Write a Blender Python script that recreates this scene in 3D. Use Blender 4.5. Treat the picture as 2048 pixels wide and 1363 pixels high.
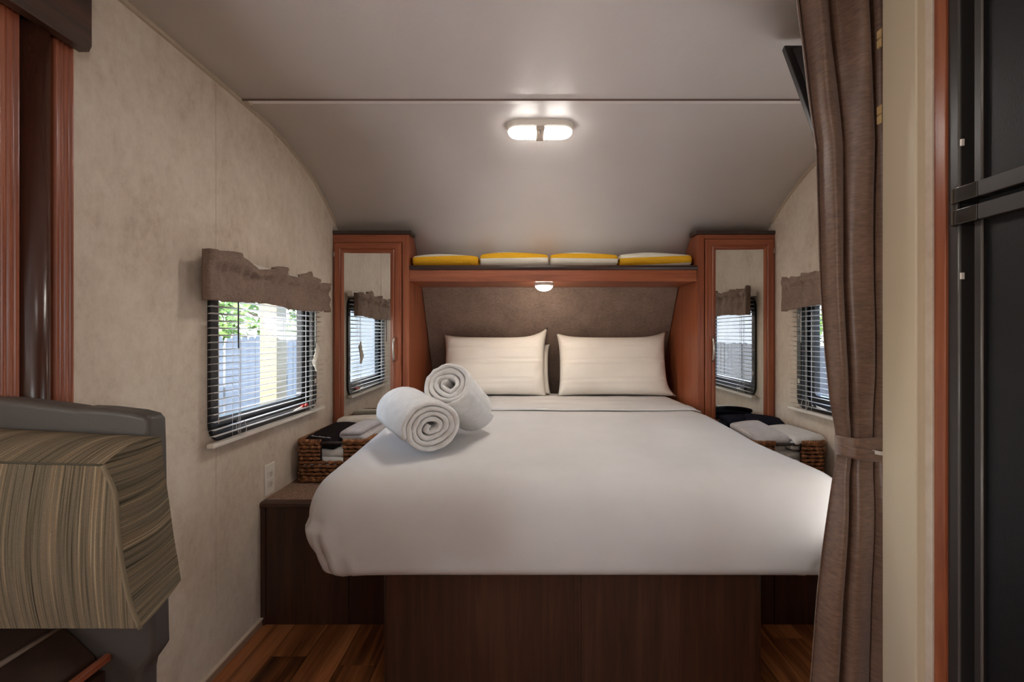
import bpy, math, random
from mathutils import Vector, Matrix, noise as mnoise
random.seed(7)
S = bpy.context.scene
for o in list(bpy.data.objects): bpy.data.objects.remove(o)
COL = S.collection
R = math.radians; PI = math.pi; sin = math.sin; cos = math.cos
CAMH = 1.11                      # eye height; x right, y depth, z up

# ------------------------------------------------------------------ camera, world, exposure
cam = bpy.data.cameras.new('camera'); camo = bpy.data.objects.new('camera', cam); COL.objects.link(camo)
camo.location = (0, 0, CAMH); camo.rotation_euler = (R(90), 0, 0)
cam.sensor_width = 36; cam.lens = 967/2048*36; cam.clip_start = .02
cam.shift_x = -24/2048; cam.shift_y = -9.5/2048
S.camera = camo
S.view_settings.view_transform = 'Standard'; S.view_settings.look = 'None'
S.view_settings.exposure = 0.12; S.view_settings.gamma = 1; S.view_settings.use_curve_mapping = False
W = bpy.data.worlds.new('sky'); S.world = W; W.use_nodes = True
wn = W.node_tree; bg = wn.nodes['Background']
sky = wn.nodes.new('ShaderNodeTexSky'); sky.sky_type = 'NISHITA'; sky.sun_disc = False
sky.sun_elevation = R(50); sky.sun_rotation = R(200); sky.air_density = 1.0; sky.dust_density = 3.5; sky.ozone_density = 1.0
hs = wn.nodes.new('ShaderNodeHueSaturation'); hs.inputs['Saturation'].default_value = .85
wn.links.new(sky.outputs[0], hs.inputs['Color']); wn.links.new(hs.outputs[0], bg.inputs[0])
SKY = 2.7
bg.inputs[1].default_value = SKY
K = dict(main=122, aisle=24, rear=34, puck=57, bay=24, side=22, door=4.5)   # lamp lens radiances; added fill light watts

# added fill area lights at the unseen bay and right-wall windows and invented door
def fill_light(name, loc, rot, w, h, e):
    L = bpy.data.lights.new(name, 'AREA'); L.shape = 'RECTANGLE'; L.size = w; L.size_y = h; L.energy = e; L.color = (1.0, .985, .985)
    o = bpy.data.objects.new(name, L); COL.objects.link(o); o.location = loc; o.rotation_euler = rot
fill_light('bay_window_fill', (-1.56, -.65, 1.21), (R(140), 0, R(-90)), .48, .54, K['bay'])
fill_light('side_window_fill', (1.27, -1.40, 1.225), (R(140), 0, R(90)), .94, .50, K['side'])
fill_light('added_door_fill', (1.29, 1.285, 1.10), (R(124), 0, R(90)), .34, 1.4, K['door'])  # added fill at the invented door, tilted up to brighten the ceiling

# ------------------------------------------------------------------ helpers
def lin(c):
    return tuple(((v/255)/12.92 if v/255 <= .04045 else ((v/255+.055)/1.055)**2.4) for v in c) + (1,)
def base(name, rough=.5, spec=.5, metal=0):
    m = bpy.data.materials.new(name); m.use_nodes = True
    b = m.node_tree.nodes['Principled BSDF']
    b.inputs['Roughness'].default_value = rough; b.inputs['Metallic'].default_value = metal
    b.inputs['Specular IOR Level'].default_value = spec
    return m, m.node_tree, b
def plain(name, c, rough=.5, spec=.5, metal=0):
    m, t, b = base(name, rough, spec, metal); b.inputs['Base Color'].default_value = lin(c); return m
def N(t, kind, **kw):
    n = t.nodes.new(kind)
    for k, v in kw.items(): setattr(n, k, v)
    return n
def coords(t, scale=(1,1,1), rot=(0,0,0), src='Object'):
    tc = N(t, 'ShaderNodeTexCoord'); mp = N(t, 'ShaderNodeMapping')
    mp.inputs['Scale'].default_value = scale; mp.inputs['Rotation'].default_value = rot
    t.links.new(tc.outputs[src], mp.inputs[0]); return mp.outputs[0]
def noise(t, vec, sc=5, det=4, rough=.55, dist=0):
    n = N(t, 'ShaderNodeTexNoise'); n.inputs['Scale'].default_value = sc; n.inputs['Detail'].default_value = det
    n.inputs['Roughness'].default_value = rough; n.inputs['Distortion'].default_value = dist
    t.links.new(vec, n.inputs['Vector']); return n.outputs['Fac']
def ramp(t, fac, stops, interp='LINEAR'):
    r = N(t, 'ShaderNodeValToRGB'); r.color_ramp.interpolation = interp
    e = r.color_ramp.elements
    while len(e) < len(stops): e.new(.5)
    for i, (p, c) in enumerate(stops): e[i].position = p; e[i].color = lin(c)
    t.links.new(fac, r.inputs[0]); return r.outputs[0]
def bump(t, b, h, strength=.2, dist=.002):
    n = N(t, 'ShaderNodeBump'); n.inputs['Strength'].default_value = strength; n.inputs['Distance'].default_value = dist
    t.links.new(h, n.inputs['Height']); t.links.new(n.outputs[0], b.inputs['Normal'])
def mottled(name, stops, scale=(1,1,1), sc=5, det=5, rough=.6, spec=.3, bs=0, bd=.002, bsc=None, sheen=0, src='Object'):
    m, t, b = base(name, rough, spec)
    v = coords(t, scale, src=src); f = noise(t, v, sc, det)
    t.links.new(ramp(t, f, stops), b.inputs['Base Color'])
    if bs: bump(t, b, noise(t, v, bsc or sc*6, 3), bs, bd)
    if sheen: b.inputs['Sheen Weight'].default_value = sheen
    return m
def wood(name, stops, axis='z', rough=.35, spec=.5, sc=1.0, rand=False, bs=.12):
    m, t, b = base(name, rough, spec)
    k = {'x': (1.2, 26, 26), 'y': (26, 1.2, 26), 'z': (26, 26, 1.2)}[axis]
    tc = N(t, 'ShaderNodeTexCoord'); vec = tc.outputs['Object']
    if rand:
        oi = N(t, 'ShaderNodeObjectInfo'); ad = N(t, 'ShaderNodeVectorMath', operation='ADD')
        ml = N(t, 'ShaderNodeMath', operation='MULTIPLY'); ml.inputs[1].default_value = 17
        t.links.new(oi.outputs['Random'], ml.inputs[0]); t.links.new(vec, ad.inputs[0]); t.links.new(ml.outputs[0], ad.inputs[1]); vec = ad.outputs[0]
    mp = N(t, 'ShaderNodeMapping'); mp.inputs['Scale'].default_value = tuple(q*sc for q in k); t.links.new(vec, mp.inputs[0])
    f = noise(t, mp.outputs[0], 1.6, 6, .6, .6)
    f2 = noise(t, mp.outputs[0], 9, 3, .5)
    mx = N(t, 'ShaderNodeMath', operation='MULTIPLY_ADD'); t.links.new(f2, mx.inputs[0]); mx.inputs[1].default_value = .25; t.links.new(f, mx.inputs[2])
    fac = mx.outputs[0]
    if rand:
        m2 = N(t, 'ShaderNodeMath', operation='MULTIPLY_ADD'); t.links.new(oi.outputs['Random'], m2.inputs[0]); m2.inputs[1].default_value = .30; t.links.new(fac, m2.inputs[2])
        m3 = N(t, 'ShaderNodeMath', operation='SUBTRACT'); t.links.new(m2.outputs[0], m3.inputs[0]); m3.inputs[1].default_value = .15; fac = m3.outputs[0]
    t.links.new(ramp(t, fac, stops), b.inputs['Base Color'])
    if bs: bump(t, b, f2, bs, .001)
    return m
def weave(name, c1, c2, sx=900, sz=900, rough=.85, mott=6, bs=.3, spec=.2, bd=.0006, sheen=.0):
    m, t, b = base(name, rough, spec); v = coords(t)
    va = coords(t, (sx*.15, sx*.15, sz)); vb = coords(t, (sx, sx, sz*.15))
    fa = noise(t, va, 1, 2); fb = noise(t, vb, 1, 2); fm = noise(t, v, mott, 4)
    a = N(t, 'ShaderNodeMath', operation='ADD'); t.links.new(fa, a.inputs[0]); t.links.new(fb, a.inputs[1])
    a2 = N(t, 'ShaderNodeMath', operation='MULTIPLY_ADD'); t.links.new(a.outputs[0], a2.inputs[0]); a2.inputs[1].default_value = .38
    m3 = N(t, 'ShaderNodeMath', operation='MULTIPLY'); t.links.new(fm, m3.inputs[0]); m3.inputs[1].default_value = .25; t.links.new(m3.outputs[0], a2.inputs[2])
    t.links.new(ramp(t, a2.outputs[0], [(.36, c1), (.66, c2)]), b.inputs['Base Color'])
    if bs: bump(t, b, a.outputs[0], bs, bd)
    if sheen: b.inputs['Sheen Weight'].default_value = sheen
    return m

class MB:
    def __init__(s): s.v = []; s.f = []; s.mi = []
    def box(s, x0, x1, y0, y1, z0, z1):
        i = len(s.v)
        s.v += [(x0,y0,z0),(x1,y0,z0),(x1,y1,z0),(x0,y1,z0),(x0,y0,z1),(x1,y0,z1),(x1,y1,z1),(x0,y1,z1)]
        s.f += [tuple(i+k for k in q) for q in ((3,2,1,0),(4,5,6,7),(0,1,5,4),(1,2,6,5),(2,3,7,6),(3,0,4,7))]; return s
    def prism(s, poly, axis, a0, a1):
        """extrude a 2-D polygon: axis x -> poly is (y,z); y -> (x,z); z -> (x,y)"""
        def p(q, a): return {'x': (a, q[0], q[1]), 'y': (q[0], a, q[1]), 'z': (q[0], q[1], a)}[axis]
        i = len(s.v); n = len(poly)
        s.v += [p(q, a0) for q in poly] + [p(q, a1) for q in poly]
        s.f.append(tuple(range(i, i+n))); s.f.append(tuple(range(i+2*n-1, i+n-1, -1)))
        for k in range(n): s.f.append((i+k, i+n+k, i+n+(k+1) % n, i+(k+1) % n))
        return s
    def tube(s, pts, r, n=8, closed=False, rf=None, flat=1.0):
        pts = [Vector(p) for p in pts]; m = len(pts); i = len(s.v)
        up = Vector((0,0,1)); prev = None
        for k, p in enumerate(pts):
            if closed: t = pts[(k+1) % m] - pts[k-1]
            else: t = pts[min(k+1, m-1)] - pts[max(k-1, 0)]
            t.normalize()
            if prev is None:
                a = up if abs(t.dot(up)) < .95 else Vector((1,0,0)); u = (a - t*a.dot(t)).normalized()
            else: u = (prev - t*prev.dot(t)).normalized()
            prev = u; w = t.cross(u); rr = rf(k) if rf else r
            for q in range(n):
                a = 2*PI*q/n; s.v.append(tuple(p + u*rr*cos(a)*flat + w*rr*sin(a)))
        for k in range(m if closed else m-1):
            for q in range(n):
                a = i+k*n+q; b = i+k*n+(q+1) % n; c = i+((k+1) % m)*n+(q+1) % n; d = i+((k+1) % m)*n+q
                s.f.append((a, b, c, d))
        if not closed:
            s.f.append(tuple(i+q for q in range(n-1, -1, -1))); s.f.append(tuple(i+(m-1)*n+q for q in range(n)))
        return s
    def grid(s, fn, nu, nv, cu=False):
        i = len(s.v)
        for a in range(nu if cu else nu+1):
            for b in range(nv+1): s.v.append(tuple(fn(a/nu, b/nv)))
        for a in range(nu):
            for b in range(nv):
                a2 = (a+1) % nu if cu else a+1
                s.f.append((i+a*(nv+1)+b, i+a2*(nv+1)+b, i+a2*(nv+1)+b+1, i+a*(nv+1)+b+1))
        return s
    def lathe(s, prof, c, n=24, axis='z', sx=1, sy=1):
        i = len(s.v); m = len(prof)
        for r, h in prof:
            for q in range(n):
                a = 2*PI*q/n; x, y = r*cos(a)*sx, r*sin(a)*sy
                s.v.append({'z': (c[0]+x, c[1]+y, c[2]+h), 'x': (c[0]+h, c[1]+x, c[2]+y), 'y': (c[0]+x, c[1]+h, c[2]+y)}[axis])
        for k in range(m-1):
            for q in range(n): s.f.append((i+k*n+q, i+k*n+(q+1) % n, i+(k+1)*n+(q+1) % n, i+(k+1)*n+q))
        s.f.append(tuple(i+q for q in range(n-1, -1, -1))); s.f.append(tuple(i+(m-1)*n+q for q in range(n)))
        return s
    def xf(s, fn): s.v = [tuple(fn(Vector(p))) for p in s.v]; return s
    def build(s, name, mat, parent=None, smooth=False, bevel=0, seg=2, solid=0, off=0, sub=0, mats=None, mi=None, origin=None):
        if parent is not None: o0 = Vector(parent.get('org', (0,0,0)))
        elif origin is not None: o0 = Vector(origin)
        else:
            xs = [p[0] for p in s.v]; ys = [p[1] for p in s.v]; zs = [p[2] for p in s.v]
            o0 = Vector(((min(xs)+max(xs))/2, (min(ys)+max(ys))/2, min(zs)))
        me = bpy.data.meshes.new(name); me.from_pydata([tuple(Vector(p)-o0) for p in s.v], [], s.f); 
        import bmesh
        bm = bmesh.new(); bm.from_mesh(me); bmesh.ops.recalc_face_normals(bm, faces=bm.faces); bm.to_mesh(me); bm.free()
        for mm in (mats or [mat]): me.materials.append(mm)
        if mi:
            for p in me.polygons: p.material_index = mi(p.center + o0, p.normal)
        o = bpy.data.objects.new(name, me); COL.objects.link(o)
        if parent is not None: o.parent = parent; o['org'] = tuple(o0)
        else: o.location = o0; o['org'] = tuple(o0)
        if smooth:
            for p in me.polygons: p.use_smooth = True
        if solid: md = o.modifiers.new('solid', 'SOLIDIFY'); md.thickness = solid; md.offset = off
        if bevel:
            md = o.modifiers.new('bevel', 'BEVEL'); md.width = bevel; md.segments = seg; md.limit_method = 'ANGLE'; md.angle_limit = R(40)
            for p in me.polygons: p.use_smooth = True
            md.harden_normals = True
        if sub: md = o.modifiers.new('sub', 'SUBSURF'); md.levels = sub; md.render_levels = sub
        return o
def box(*a): return MB().box(*a)
def empty(name, loc):
    o = bpy.data.objects.new(name, None); COL.objects.link(o); o.location = loc; o['org'] = tuple(loc); o.empty_display_size = .05; return o
def tag(o, label=None, cat=None, group=None, kind=None):
    if label: o['label'] = label
    if cat: o['category'] = cat
    if group: o['group'] = group
    if kind: o['kind'] = kind
    return o
def struct(o, label=None):
    o['kind'] = 'structure'
    if label: o['label'] = label
    return o
def ribbon(path, th, stations, name_pts=None):
    """a thick strip following a 2-D path (a,b); stations: list of (c, thickness factor). returns MB in (a,c,b) axes = (x,y,z)"""
    n = len(path); mb = MB(); nrm = []
    for k in range(n):
        p = path[max(k-1, 0)]; q = path[min(k+1, n-1)]; dx, dz = q[0]-p[0], q[1]-p[1]; l = math.hypot(dx, dz) or 1
        nrm.append((-dz/l, dx/l))
    ring = 2*n
    for c, f in stations:
        for k in range(n): mb.v.append((path[k][0]+nrm[k][0]*th/2*f, c, path[k][1]+nrm[k][1]*th/2*f))
        for k in range(n-1, -1, -1): mb.v.append((path[k][0]-nrm[k][0]*th/2*f, c, path[k][1]-nrm[k][1]*th/2*f))
    for s_ in range(len(stations)-1):
        for k in range(ring):
            a = s_*ring+k; b = s_*ring+(k+1) % ring
            mb.f.append((a, b, b+ring, a+ring))
    for s_ in (0, len(stations)-1):
        o = s_*ring
        for k in range(n-1): mb.f.append((o+k, o+k+1, o+ring-2-k, o+ring-1-k))
    return mb
def smooth_path(pts, per=8, closed=False):
    out = []; n = len(pts)
    for i in range(n-1):
        p0 = Vector(pts[max(i-1, 0)]); p1 = Vector(pts[i]); p2 = Vector(pts[i+1]); p3 = Vector(pts[min(i+2, n-1)])
        for k in range(per):
            t = k/per
            out.append(.5*((2*p1)+(p2-p0)*t+(2*p0-5*p1+4*p2-p3)*t*t+(3*p1-p0-3*p2+p3)*t**3))
    out.append(Vector(pts[-1])); return out
def interp(x, tab):
    if x <= tab[0][0]: return tab[0][1]
    for (a, b), (c, d) in zip(tab, tab[1:]):
        if x <= c: return b+(d-b)*(x-a)/(c-a)
    return tab[-1][1]
def sstep(a, b, x):
    t = max(0, min(1, (x-a)/(b-a))); return t*t*(3-2*t)
def nz(x, y, z=0): return mnoise.noise(Vector((x, y, z)))

# ------------------------------------------------------------------ materials
M_wall = None
def wall_mat():
    m, t, b = base('wall_vinyl', .55, .35)
    v = coords(t, (1, 1, .8), src='Object')
    f = noise(t, v, 5.0, 8, .66, .5); f2 = noise(t, v, 42, 6, .68)
    a = N(t, 'ShaderNodeMath', operation='MULTIPLY_ADD'); t.links.new(f2, a.inputs[0]); a.inputs[1].default_value = .7; t.links.new(f, a.inputs[2])
    t.links.new(ramp(t, a.outputs[0], [(.56, (182, 163, 143)), (.76, (204, 187, 168)), (1.0, (216, 201, 183))]), b.inputs['Base Color'])
    bump(t, b, noise(t, coords(t, (1, 1, .3)), 90, 3), .25, .0012); return m
M_wall = wall_mat()
def ceil_mat():
    m, t, b = base('ceiling_vinyl', .40, .8)
    v = coords(t); f = noise(t, v, 2, 3)
    t.links.new(ramp(t, f, [(.3, (229, 222, 219)), (.7, (235, 229, 226))]), b.inputs['Base Color'])
    bump(t, b, noise(t, v, 110, 4, .65), .30, .0015); return m
M_ceil = ceil_mat()
CH = [(.30, (98, 47, 29)), (.55, (135, 71, 45)), (.85, (164, 95, 62))]
M_wz = wood('cherry_vertical', CH, 'z', .32); M_wx = wood('cherry_horizontal', CH, 'x', .32); M_wy = wood('cherry_along', CH, 'y', .32)
DK = [(.30, (40, 24, 16)), (.6, (60, 37, 25)), (.9, (80, 50, 34))]
M_dz = wood('dark_walnut_vertical', DK, 'z', .4); M_dx = wood('dark_walnut_horizontal', DK, 'x', .4); M_dy = wood('dark_walnut_along', DK, 'y', .4)
M_dark = wood('espresso_trim', [(.3, (44, 29, 24)), (.9, (66, 46, 39))], 'x', .3)
M_gloss = wood('glossy_dark_wood', [(.3, (52, 28, 20)), (.9, (78, 45, 34))], 'z', .22, .6)
M_plank = wood('floor_plank', [(.26, (38, 22, 10)), (.44, (92, 52, 24)), (.58, (138, 82, 44)), (.80, (186, 118, 72))], 'y', .38, .4, .55, True)
M_sub = plain('subfloor', (30, 18, 12), .8)
M_sheet = mottled('white_cotton_sheet', [(.3, (209, 205, 201)), (.7, (218, 214, 210))], sc=4, rough=.85, spec=.15, bs=.06, bsc=300, bd=.0005)
M_pillow = mottled('ivory_pillowcase', [(.3, (226, 217, 206)), (.7, (236, 228, 218))], sc=4, rough=.8, spec=.15, bs=.05, bsc=300, bd=.0005)
def terry(name, c1, c2, sc=380, bs=.9, sheen=.25):
    m, t, b = base(name, .95, .08); v = coords(t)
    vo = N(t, 'ShaderNodeTexVoronoi'); vo.inputs['Scale'].default_value = sc; t.links.new(v, vo.inputs['Vector'])
    f = noise(t, v, 30, 4)
    t.links.new(ramp(t, f, [(.3, c1), (.7, c2)]), b.inputs['Base Color']); bump(t, b, vo.outputs['Distance'], bs, .002)
    b.inputs['Sheen Weight'].default_value = sheen; return m
M_terry = terry('white_terry', (228, 224, 219), (240, 237, 233))
M_terryg = terry('pale_grey_terry', (196, 190, 190), (214, 208, 206))
M_terryc = terry('cream_terry', (214, 204, 188), (228, 220, 206))
M_navy = terry('dark_navy_terry', (24, 24, 33), (36, 36, 47), sheen=0)
M_black = terry('black_brown_terry', (28, 22, 24), (42, 34, 36), sheen=0)
M_thread = plain('white_thread', (225, 222, 220), .7)
M_curt = weave('taupe_faux_silk', (82, 60, 47), (132, 101, 82), 60, 1500, .42, 7, .22, .5, sheen=.3)
M_val = weave('taupe_valance_cloth', (107, 88, 77), (149, 127, 113), 700, 300, .8, 9, .2, .2)
M_head = weave('brown_grey_upholstery', (106, 88, 79), (161, 139, 125), 420, 420, .9, 9, .5, .15)
M_carpet = mottled('brown_carpet', [(.25, (96, 72, 58)), (.5, (138, 110, 92)), (.75, (168, 140, 120))], sc=150, det=3, rough=.95, spec=.1, bs=.8, bsc=260, bd=.004)
M_cream = plain('cream_post_paint', (206, 190, 162), .45); M_cream2 = plain('tan_step_paint', (160, 132, 106), .5)
M_white = plain('white_plastic', (226, 218, 206), .4); M_slat = plain('white_blind_slat', (222, 220, 216), .35); M_cord = plain('white_cord', (210, 206, 200), .7)
M_blk = plain('black_window_frame', (18, 19, 22), .35); M_blk2 = plain('black_rubber', (12, 12, 13), .6)
M_chrome = plain('brushed_nickel', (196, 190, 182), .28, .5, 1)
M_mirror = plain('mirror_silver', (226, 228, 226), .015, .5, 1)
M_fr = plain('charcoal_fridge_frame', (50, 46, 44), .4); M_frd = mottled('black_fridge_panel', [(.3, (15, 15, 17)), (.7, (19, 19, 21))], sc=60, rough=.5, spec=.4, bs=.15, bsc=350)
M_frc = plain('glossy_dark_cap', (44, 40, 36), .14, .7)
M_tv = plain('dark_tv_plastic', (38, 33, 32), .42); M_tvs = plain('tv_screen', (8, 8, 10), .1)
M_grey = mottled('grey_vinyl', [(.3, (66, 60, 55)), (.7, (78, 71, 65))], sc=3, rough=.5, spec=.35, bs=.15, bsc=260)
M_brown = mottled('brown_vinyl', [(.3, (52, 37, 28)), (.7, (78, 56, 43))], sc=12, rough=.6, spec=.25, bs=.2, bsc=200)
M_pipe = plain('beige_piping', (176, 150, 128), .6)
M_trimw = plain('pale_wall_trim', (186, 168, 146), .5)
M_base = plain('baseboard_vinyl', (158, 128, 106), .5)
M_palewood = wood('pale_raw_wood', [(.3, (176, 142, 92)), (.9, (214, 184, 132))], 'x', .7)
def emit(name, c, s):
    m = bpy.data.materials.new(name); m.use_nodes = True; t = m.node_tree; t.nodes.clear()
    o = N(t, 'ShaderNodeOutputMaterial'); e = N(t, 'ShaderNodeEmission'); e.inputs[0].default_value = lin(c); e.inputs[1].default_value = s
    t.links.new(e.outputs[0], o.inputs[0]); return m
M_puck = emit('lit_puck_lens', (255, 243, 224), K['puck'])
def emit_down(name, c, s):
    m = emit(name, c, s); t = m.node_tree; e = next(n for n in t.nodes if n.type == 'EMISSION')
    g = N(t, 'ShaderNodeNewGeometry'); sp = N(t, 'ShaderNodeSeparateXYZ'); t.links.new(g.outputs['Normal'], sp.inputs[0])
    a = N(t, 'ShaderNodeMath', operation='MULTIPLY'); t.links.new(sp.outputs[2], a.inputs[0]); a.inputs[1].default_value = -1; a.use_clamp = True
    p = N(t, 'ShaderNodeMath', operation='POWER'); t.links.new(a.outputs[0], p.inputs[0]); p.inputs[1].default_value = 2.5
    q = N(t, 'ShaderNodeMath', operation='MULTIPLY_ADD'); t.links.new(p.outputs[0], q.inputs[0]); q.inputs[1].default_value = s*.88; q.inputs[2].default_value = s*.12
    t.links.new(q.outputs[0], e.inputs[1]); return m
def glass():
    m = bpy.data.materials.new('window_glass'); m.use_nodes = True; t = m.node_tree; t.nodes.clear()
    o = N(t, 'ShaderNodeOutputMaterial'); tr = N(t, 'ShaderNodeBsdfTransparent'); gl = N(t, 'ShaderNodeBsdfGlossy'); gl.inputs['Roughness'].default_value = .02
    tr.inputs[0].default_value = (.93, .95, .96, 1); fr = N(t, 'ShaderNodeLayerWeight'); pw_ = N(t, 'ShaderNodeMath', operation='POWER'); pw_.inputs[1].default_value = 5; t.links.new(fr.outputs['Facing'], pw_.inputs[0])
    sc_ = N(t, 'ShaderNodeMath', operation='MULTIPLY_ADD'); t.links.new(pw_.outputs[0], sc_.inputs[0]); sc_.inputs[1].default_value = .5; sc_.inputs[2].default_value = .025; mx = N(t, 'ShaderNodeMixShader')
    t.links.new(sc_.outputs[0], mx.inputs[0]); t.links.new(tr.outputs[0], mx.inputs[1]); t.links.new(gl.outputs[0], mx.inputs[2]); t.links.new(mx.outputs[0], o.inputs[0]); return m
M_glass = glass()
def stripes(name, axis):
    m, t, b = base(name, .95, .1)
    k = {'x': (300, 3, 3), 'z': (3, 3, 300)}[axis]
    v = coords(t, k); f = noise(t, v, 1, 3, .6); k2 = {'x': (70, 1.5, 1.5), 'z': (1.5, 1.5, 70)}[axis]; f2 = noise(t, coords(t, k2), 1, 3, .6)
    a = N(t, 'ShaderNodeMath', operation='MULTIPLY_ADD'); t.links.new(f2, a.inputs[0]); a.inputs[1].default_value = .55; t.links.new(f, a.inputs[2])
    fine = noise(t, coords(t), 620, 2)
    c = ramp(t, a.outputs[0], [(.52, (46, 37, 26)), (.63, (81, 72, 56)), (.76, (104, 94, 78)), (.87, (115, 96, 74)), (.98, (147, 132, 107))])
    mx = N(t, 'ShaderNodeMixRGB', blend_type='OVERLAY'); mx.inputs[0].default_value = .3
    t.links.new(c, mx.inputs[1]); t.links.new(fine, mx.inputs[2]); t.links.new(mx.outputs[0], b.inputs['Base Color'])
    bump(t, b, fine, .5, .0015); return m
M_strx = stripes('striped_fabric_front', 'x'); M_strz = stripes('striped_fabric_side', 'z')
def striped_towel(name, kind):
    m, t, b = base(name, .95, .08); tc = N(t, 'ShaderNodeTexCoord'); sp = N(t, 'ShaderNodeSeparateXYZ'); t.links.new(tc.outputs['Generated'], sp.inputs[0])
    sl, stops = {0: (-.20, [(.0, 1), (.68, 0)]), 1: (-.06, [(.0, 0), (.50, 1), (.90, 0)]), 2: (.06, [(.0, 0), (.55, 1), (.92, 0)]), 3: (-.22, [(.0, 0), (.06, 1), (.58, 0)])}[kind]
    a = N(t, 'ShaderNodeMath', operation='MULTIPLY_ADD'); t.links.new(sp.outputs[0], a.inputs[0]); a.inputs[1].default_value = sl; t.links.new(sp.outputs[2], a.inputs[2])
    Y, Wt = (228, 172, 44), (232, 224, 206)
    if kind == 3: stops = [(.0, 0), (.02, 1), (.52, 0)]
    c = ramp(t, a.outputs[0], [(p, Y if q else Wt) for p, q in stops], 'CONSTANT')
    f = noise(t, tc.outputs['Object'], 120, 3); mx = N(t, 'ShaderNodeMixRGB', blend_type='OVERLAY'); mx.inputs[0].default_value = .25
    t.links.new(c, mx.inputs[1]); t.links.new(f, mx.inputs[2]); t.links.new(mx.outputs[0], b.inputs['Base Color'])
    bump(t, b, noise(t, tc.outputs['Object'], 330, 2), .7, .002); return m
def wick():
    m, t, b = base('woven_seagrass', .6, .3); oi = N(t, 'ShaderNodeObjectInfo'); v = coords(t, (1, 1, 1))
    f = noise(t, v, 60, 5, .7)
    t.links.new(ramp(t, f, [(.3, (60, 36, 23)), (.5, (128, 82, 51)), (.72, (195, 137, 89))]), b.inputs['Base Color']); bump(t, b, noise(t, coords(t, (75, 75, 255)), 1, 2), .5, .002); return m
M_wick = wick()
M_fence = mottled('weathered_white_fence', [(.3, (97, 101, 104)), (.7, (124, 127, 130))], (1, 1, .2), sc=6, rough=.8, bs=.2)
M_dfence = mottled('dark_grey_fence', [(.3, (38, 40, 45)), (.7, (58, 60, 65))], (1, 1, .2), sc=6, rough=.8, bs=.2)
M_house = mottled('pale_grey_siding', [(.3, (94, 96, 100)), (.7, (103, 107, 109))], sc=2, rough=.7)
M_ground = mottled('gravel_ground', [(.3, (76, 71, 65)), (.7, (107, 102, 94))], sc=12, rough=.9, bs=.4)
M_post2 = plain('cream_carport_post', (89, 84, 65), .6)
M_leaf = mottled('green_leaf', [(.3, (55, 88, 37)), (.7, (106, 135, 68))], sc=3, rough=.6)
M_leaf2 = mottled('pale_agave_leaf', [(.3, (112, 135, 88)), (.7, (158, 166, 137))], sc=3, rough=.6)
M_bark = mottled('tree_bark', [(.3, (70, 60, 50)), (.7, (110, 96, 82))], (1, 1, .2), sc=20, rough=.9, bs=.5)
M_red = plain('red_latch_plastic', (176, 44, 40), .4)

# ------------------------------------------------------------------ room shell
XL, XR = -1.0126, 1.329; YB = -2.6
PROF = [(YB, .848), (0, .848), (1.2, .848), (1.4725, .8466), (1.727, .843), (1.92, .836), (2.092, .812), (2.2825, .763), (2.465, .6805), (2.604, .596),
        (2.75, .478), (2.84, .372), (2.89, .29), (3.0, .115), (3.1, -.045), (3.2, -.205), (3.27, -.32), (3.34, -.45), (3.40, -.7), (3.42, -1.11)]
PD = [tuple(p) for p in smooth_path(PROF[:1]+PROF[1:], 6)]
PD = [(a, b+CAMH) for a, b in PD]
def top_at(y): return interp(y, PD)
def y_at(h): return interp(-h, [(-b, a) for a, b in PD])
iS = min(range(len(PD)), key=lambda k: abs(PD[k][1]-(CAMH+.33)))
def sweep(prof, x0, x1, th):
    out = []
    for k, (a, b) in enumerate(prof):
        p = prof[max(k-1, 0)]; q = prof[min(k+1, len(prof)-1)]; dx, dz = q[0]-p[0], q[1]-p[1]; l = math.hypot(dx, dz)
        out.append((a-dz/l*th, b+dx/l*th))
    return MB().prism(list(prof)+out[::-1], 'x', x0, x1)
def sheet(prof, x0, x1, th):     # quads only (no concave n-gons)
    mb = MB(); out = []
    for k, (a, b) in enumerate(prof):
        p = prof[max(k-1, 0)]; q = prof[min(k+1, len(prof)-1)]; dx, dz = q[0]-p[0], q[1]-p[1]; l = math.hypot(dx, dz)
        out.append((a-dz/l*th, b+dx/l*th))
    for (a, b), (c, d) in zip(prof, out): mb.v += [(x0, a, b), (x1, a, b), (x1, c, d), (x0, c, d)]
    for k in range(len(prof)-1):
        i = 4*k
        for q in range(4): mb.f.append((i+q, i+(q+1) % 4, i+4+(q+1) % 4, i+4+q))
    mb.f.append((0, 1, 2, 3)); j = 4*(len(prof)-1); mb.f.append((j+3, j+2, j+1, j)); return mb
struct(sheet(PD[:iS+1], XL-.02, XR+.02, .02).build('ceiling', M_ceil, smooth=True, origin=(0,0,0)))
struct(sheet(PD[iS:], XL-.02, XR+.02, .02).build('wall_front', M_wall, smooth=True, origin=(0,0,0)))
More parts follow.
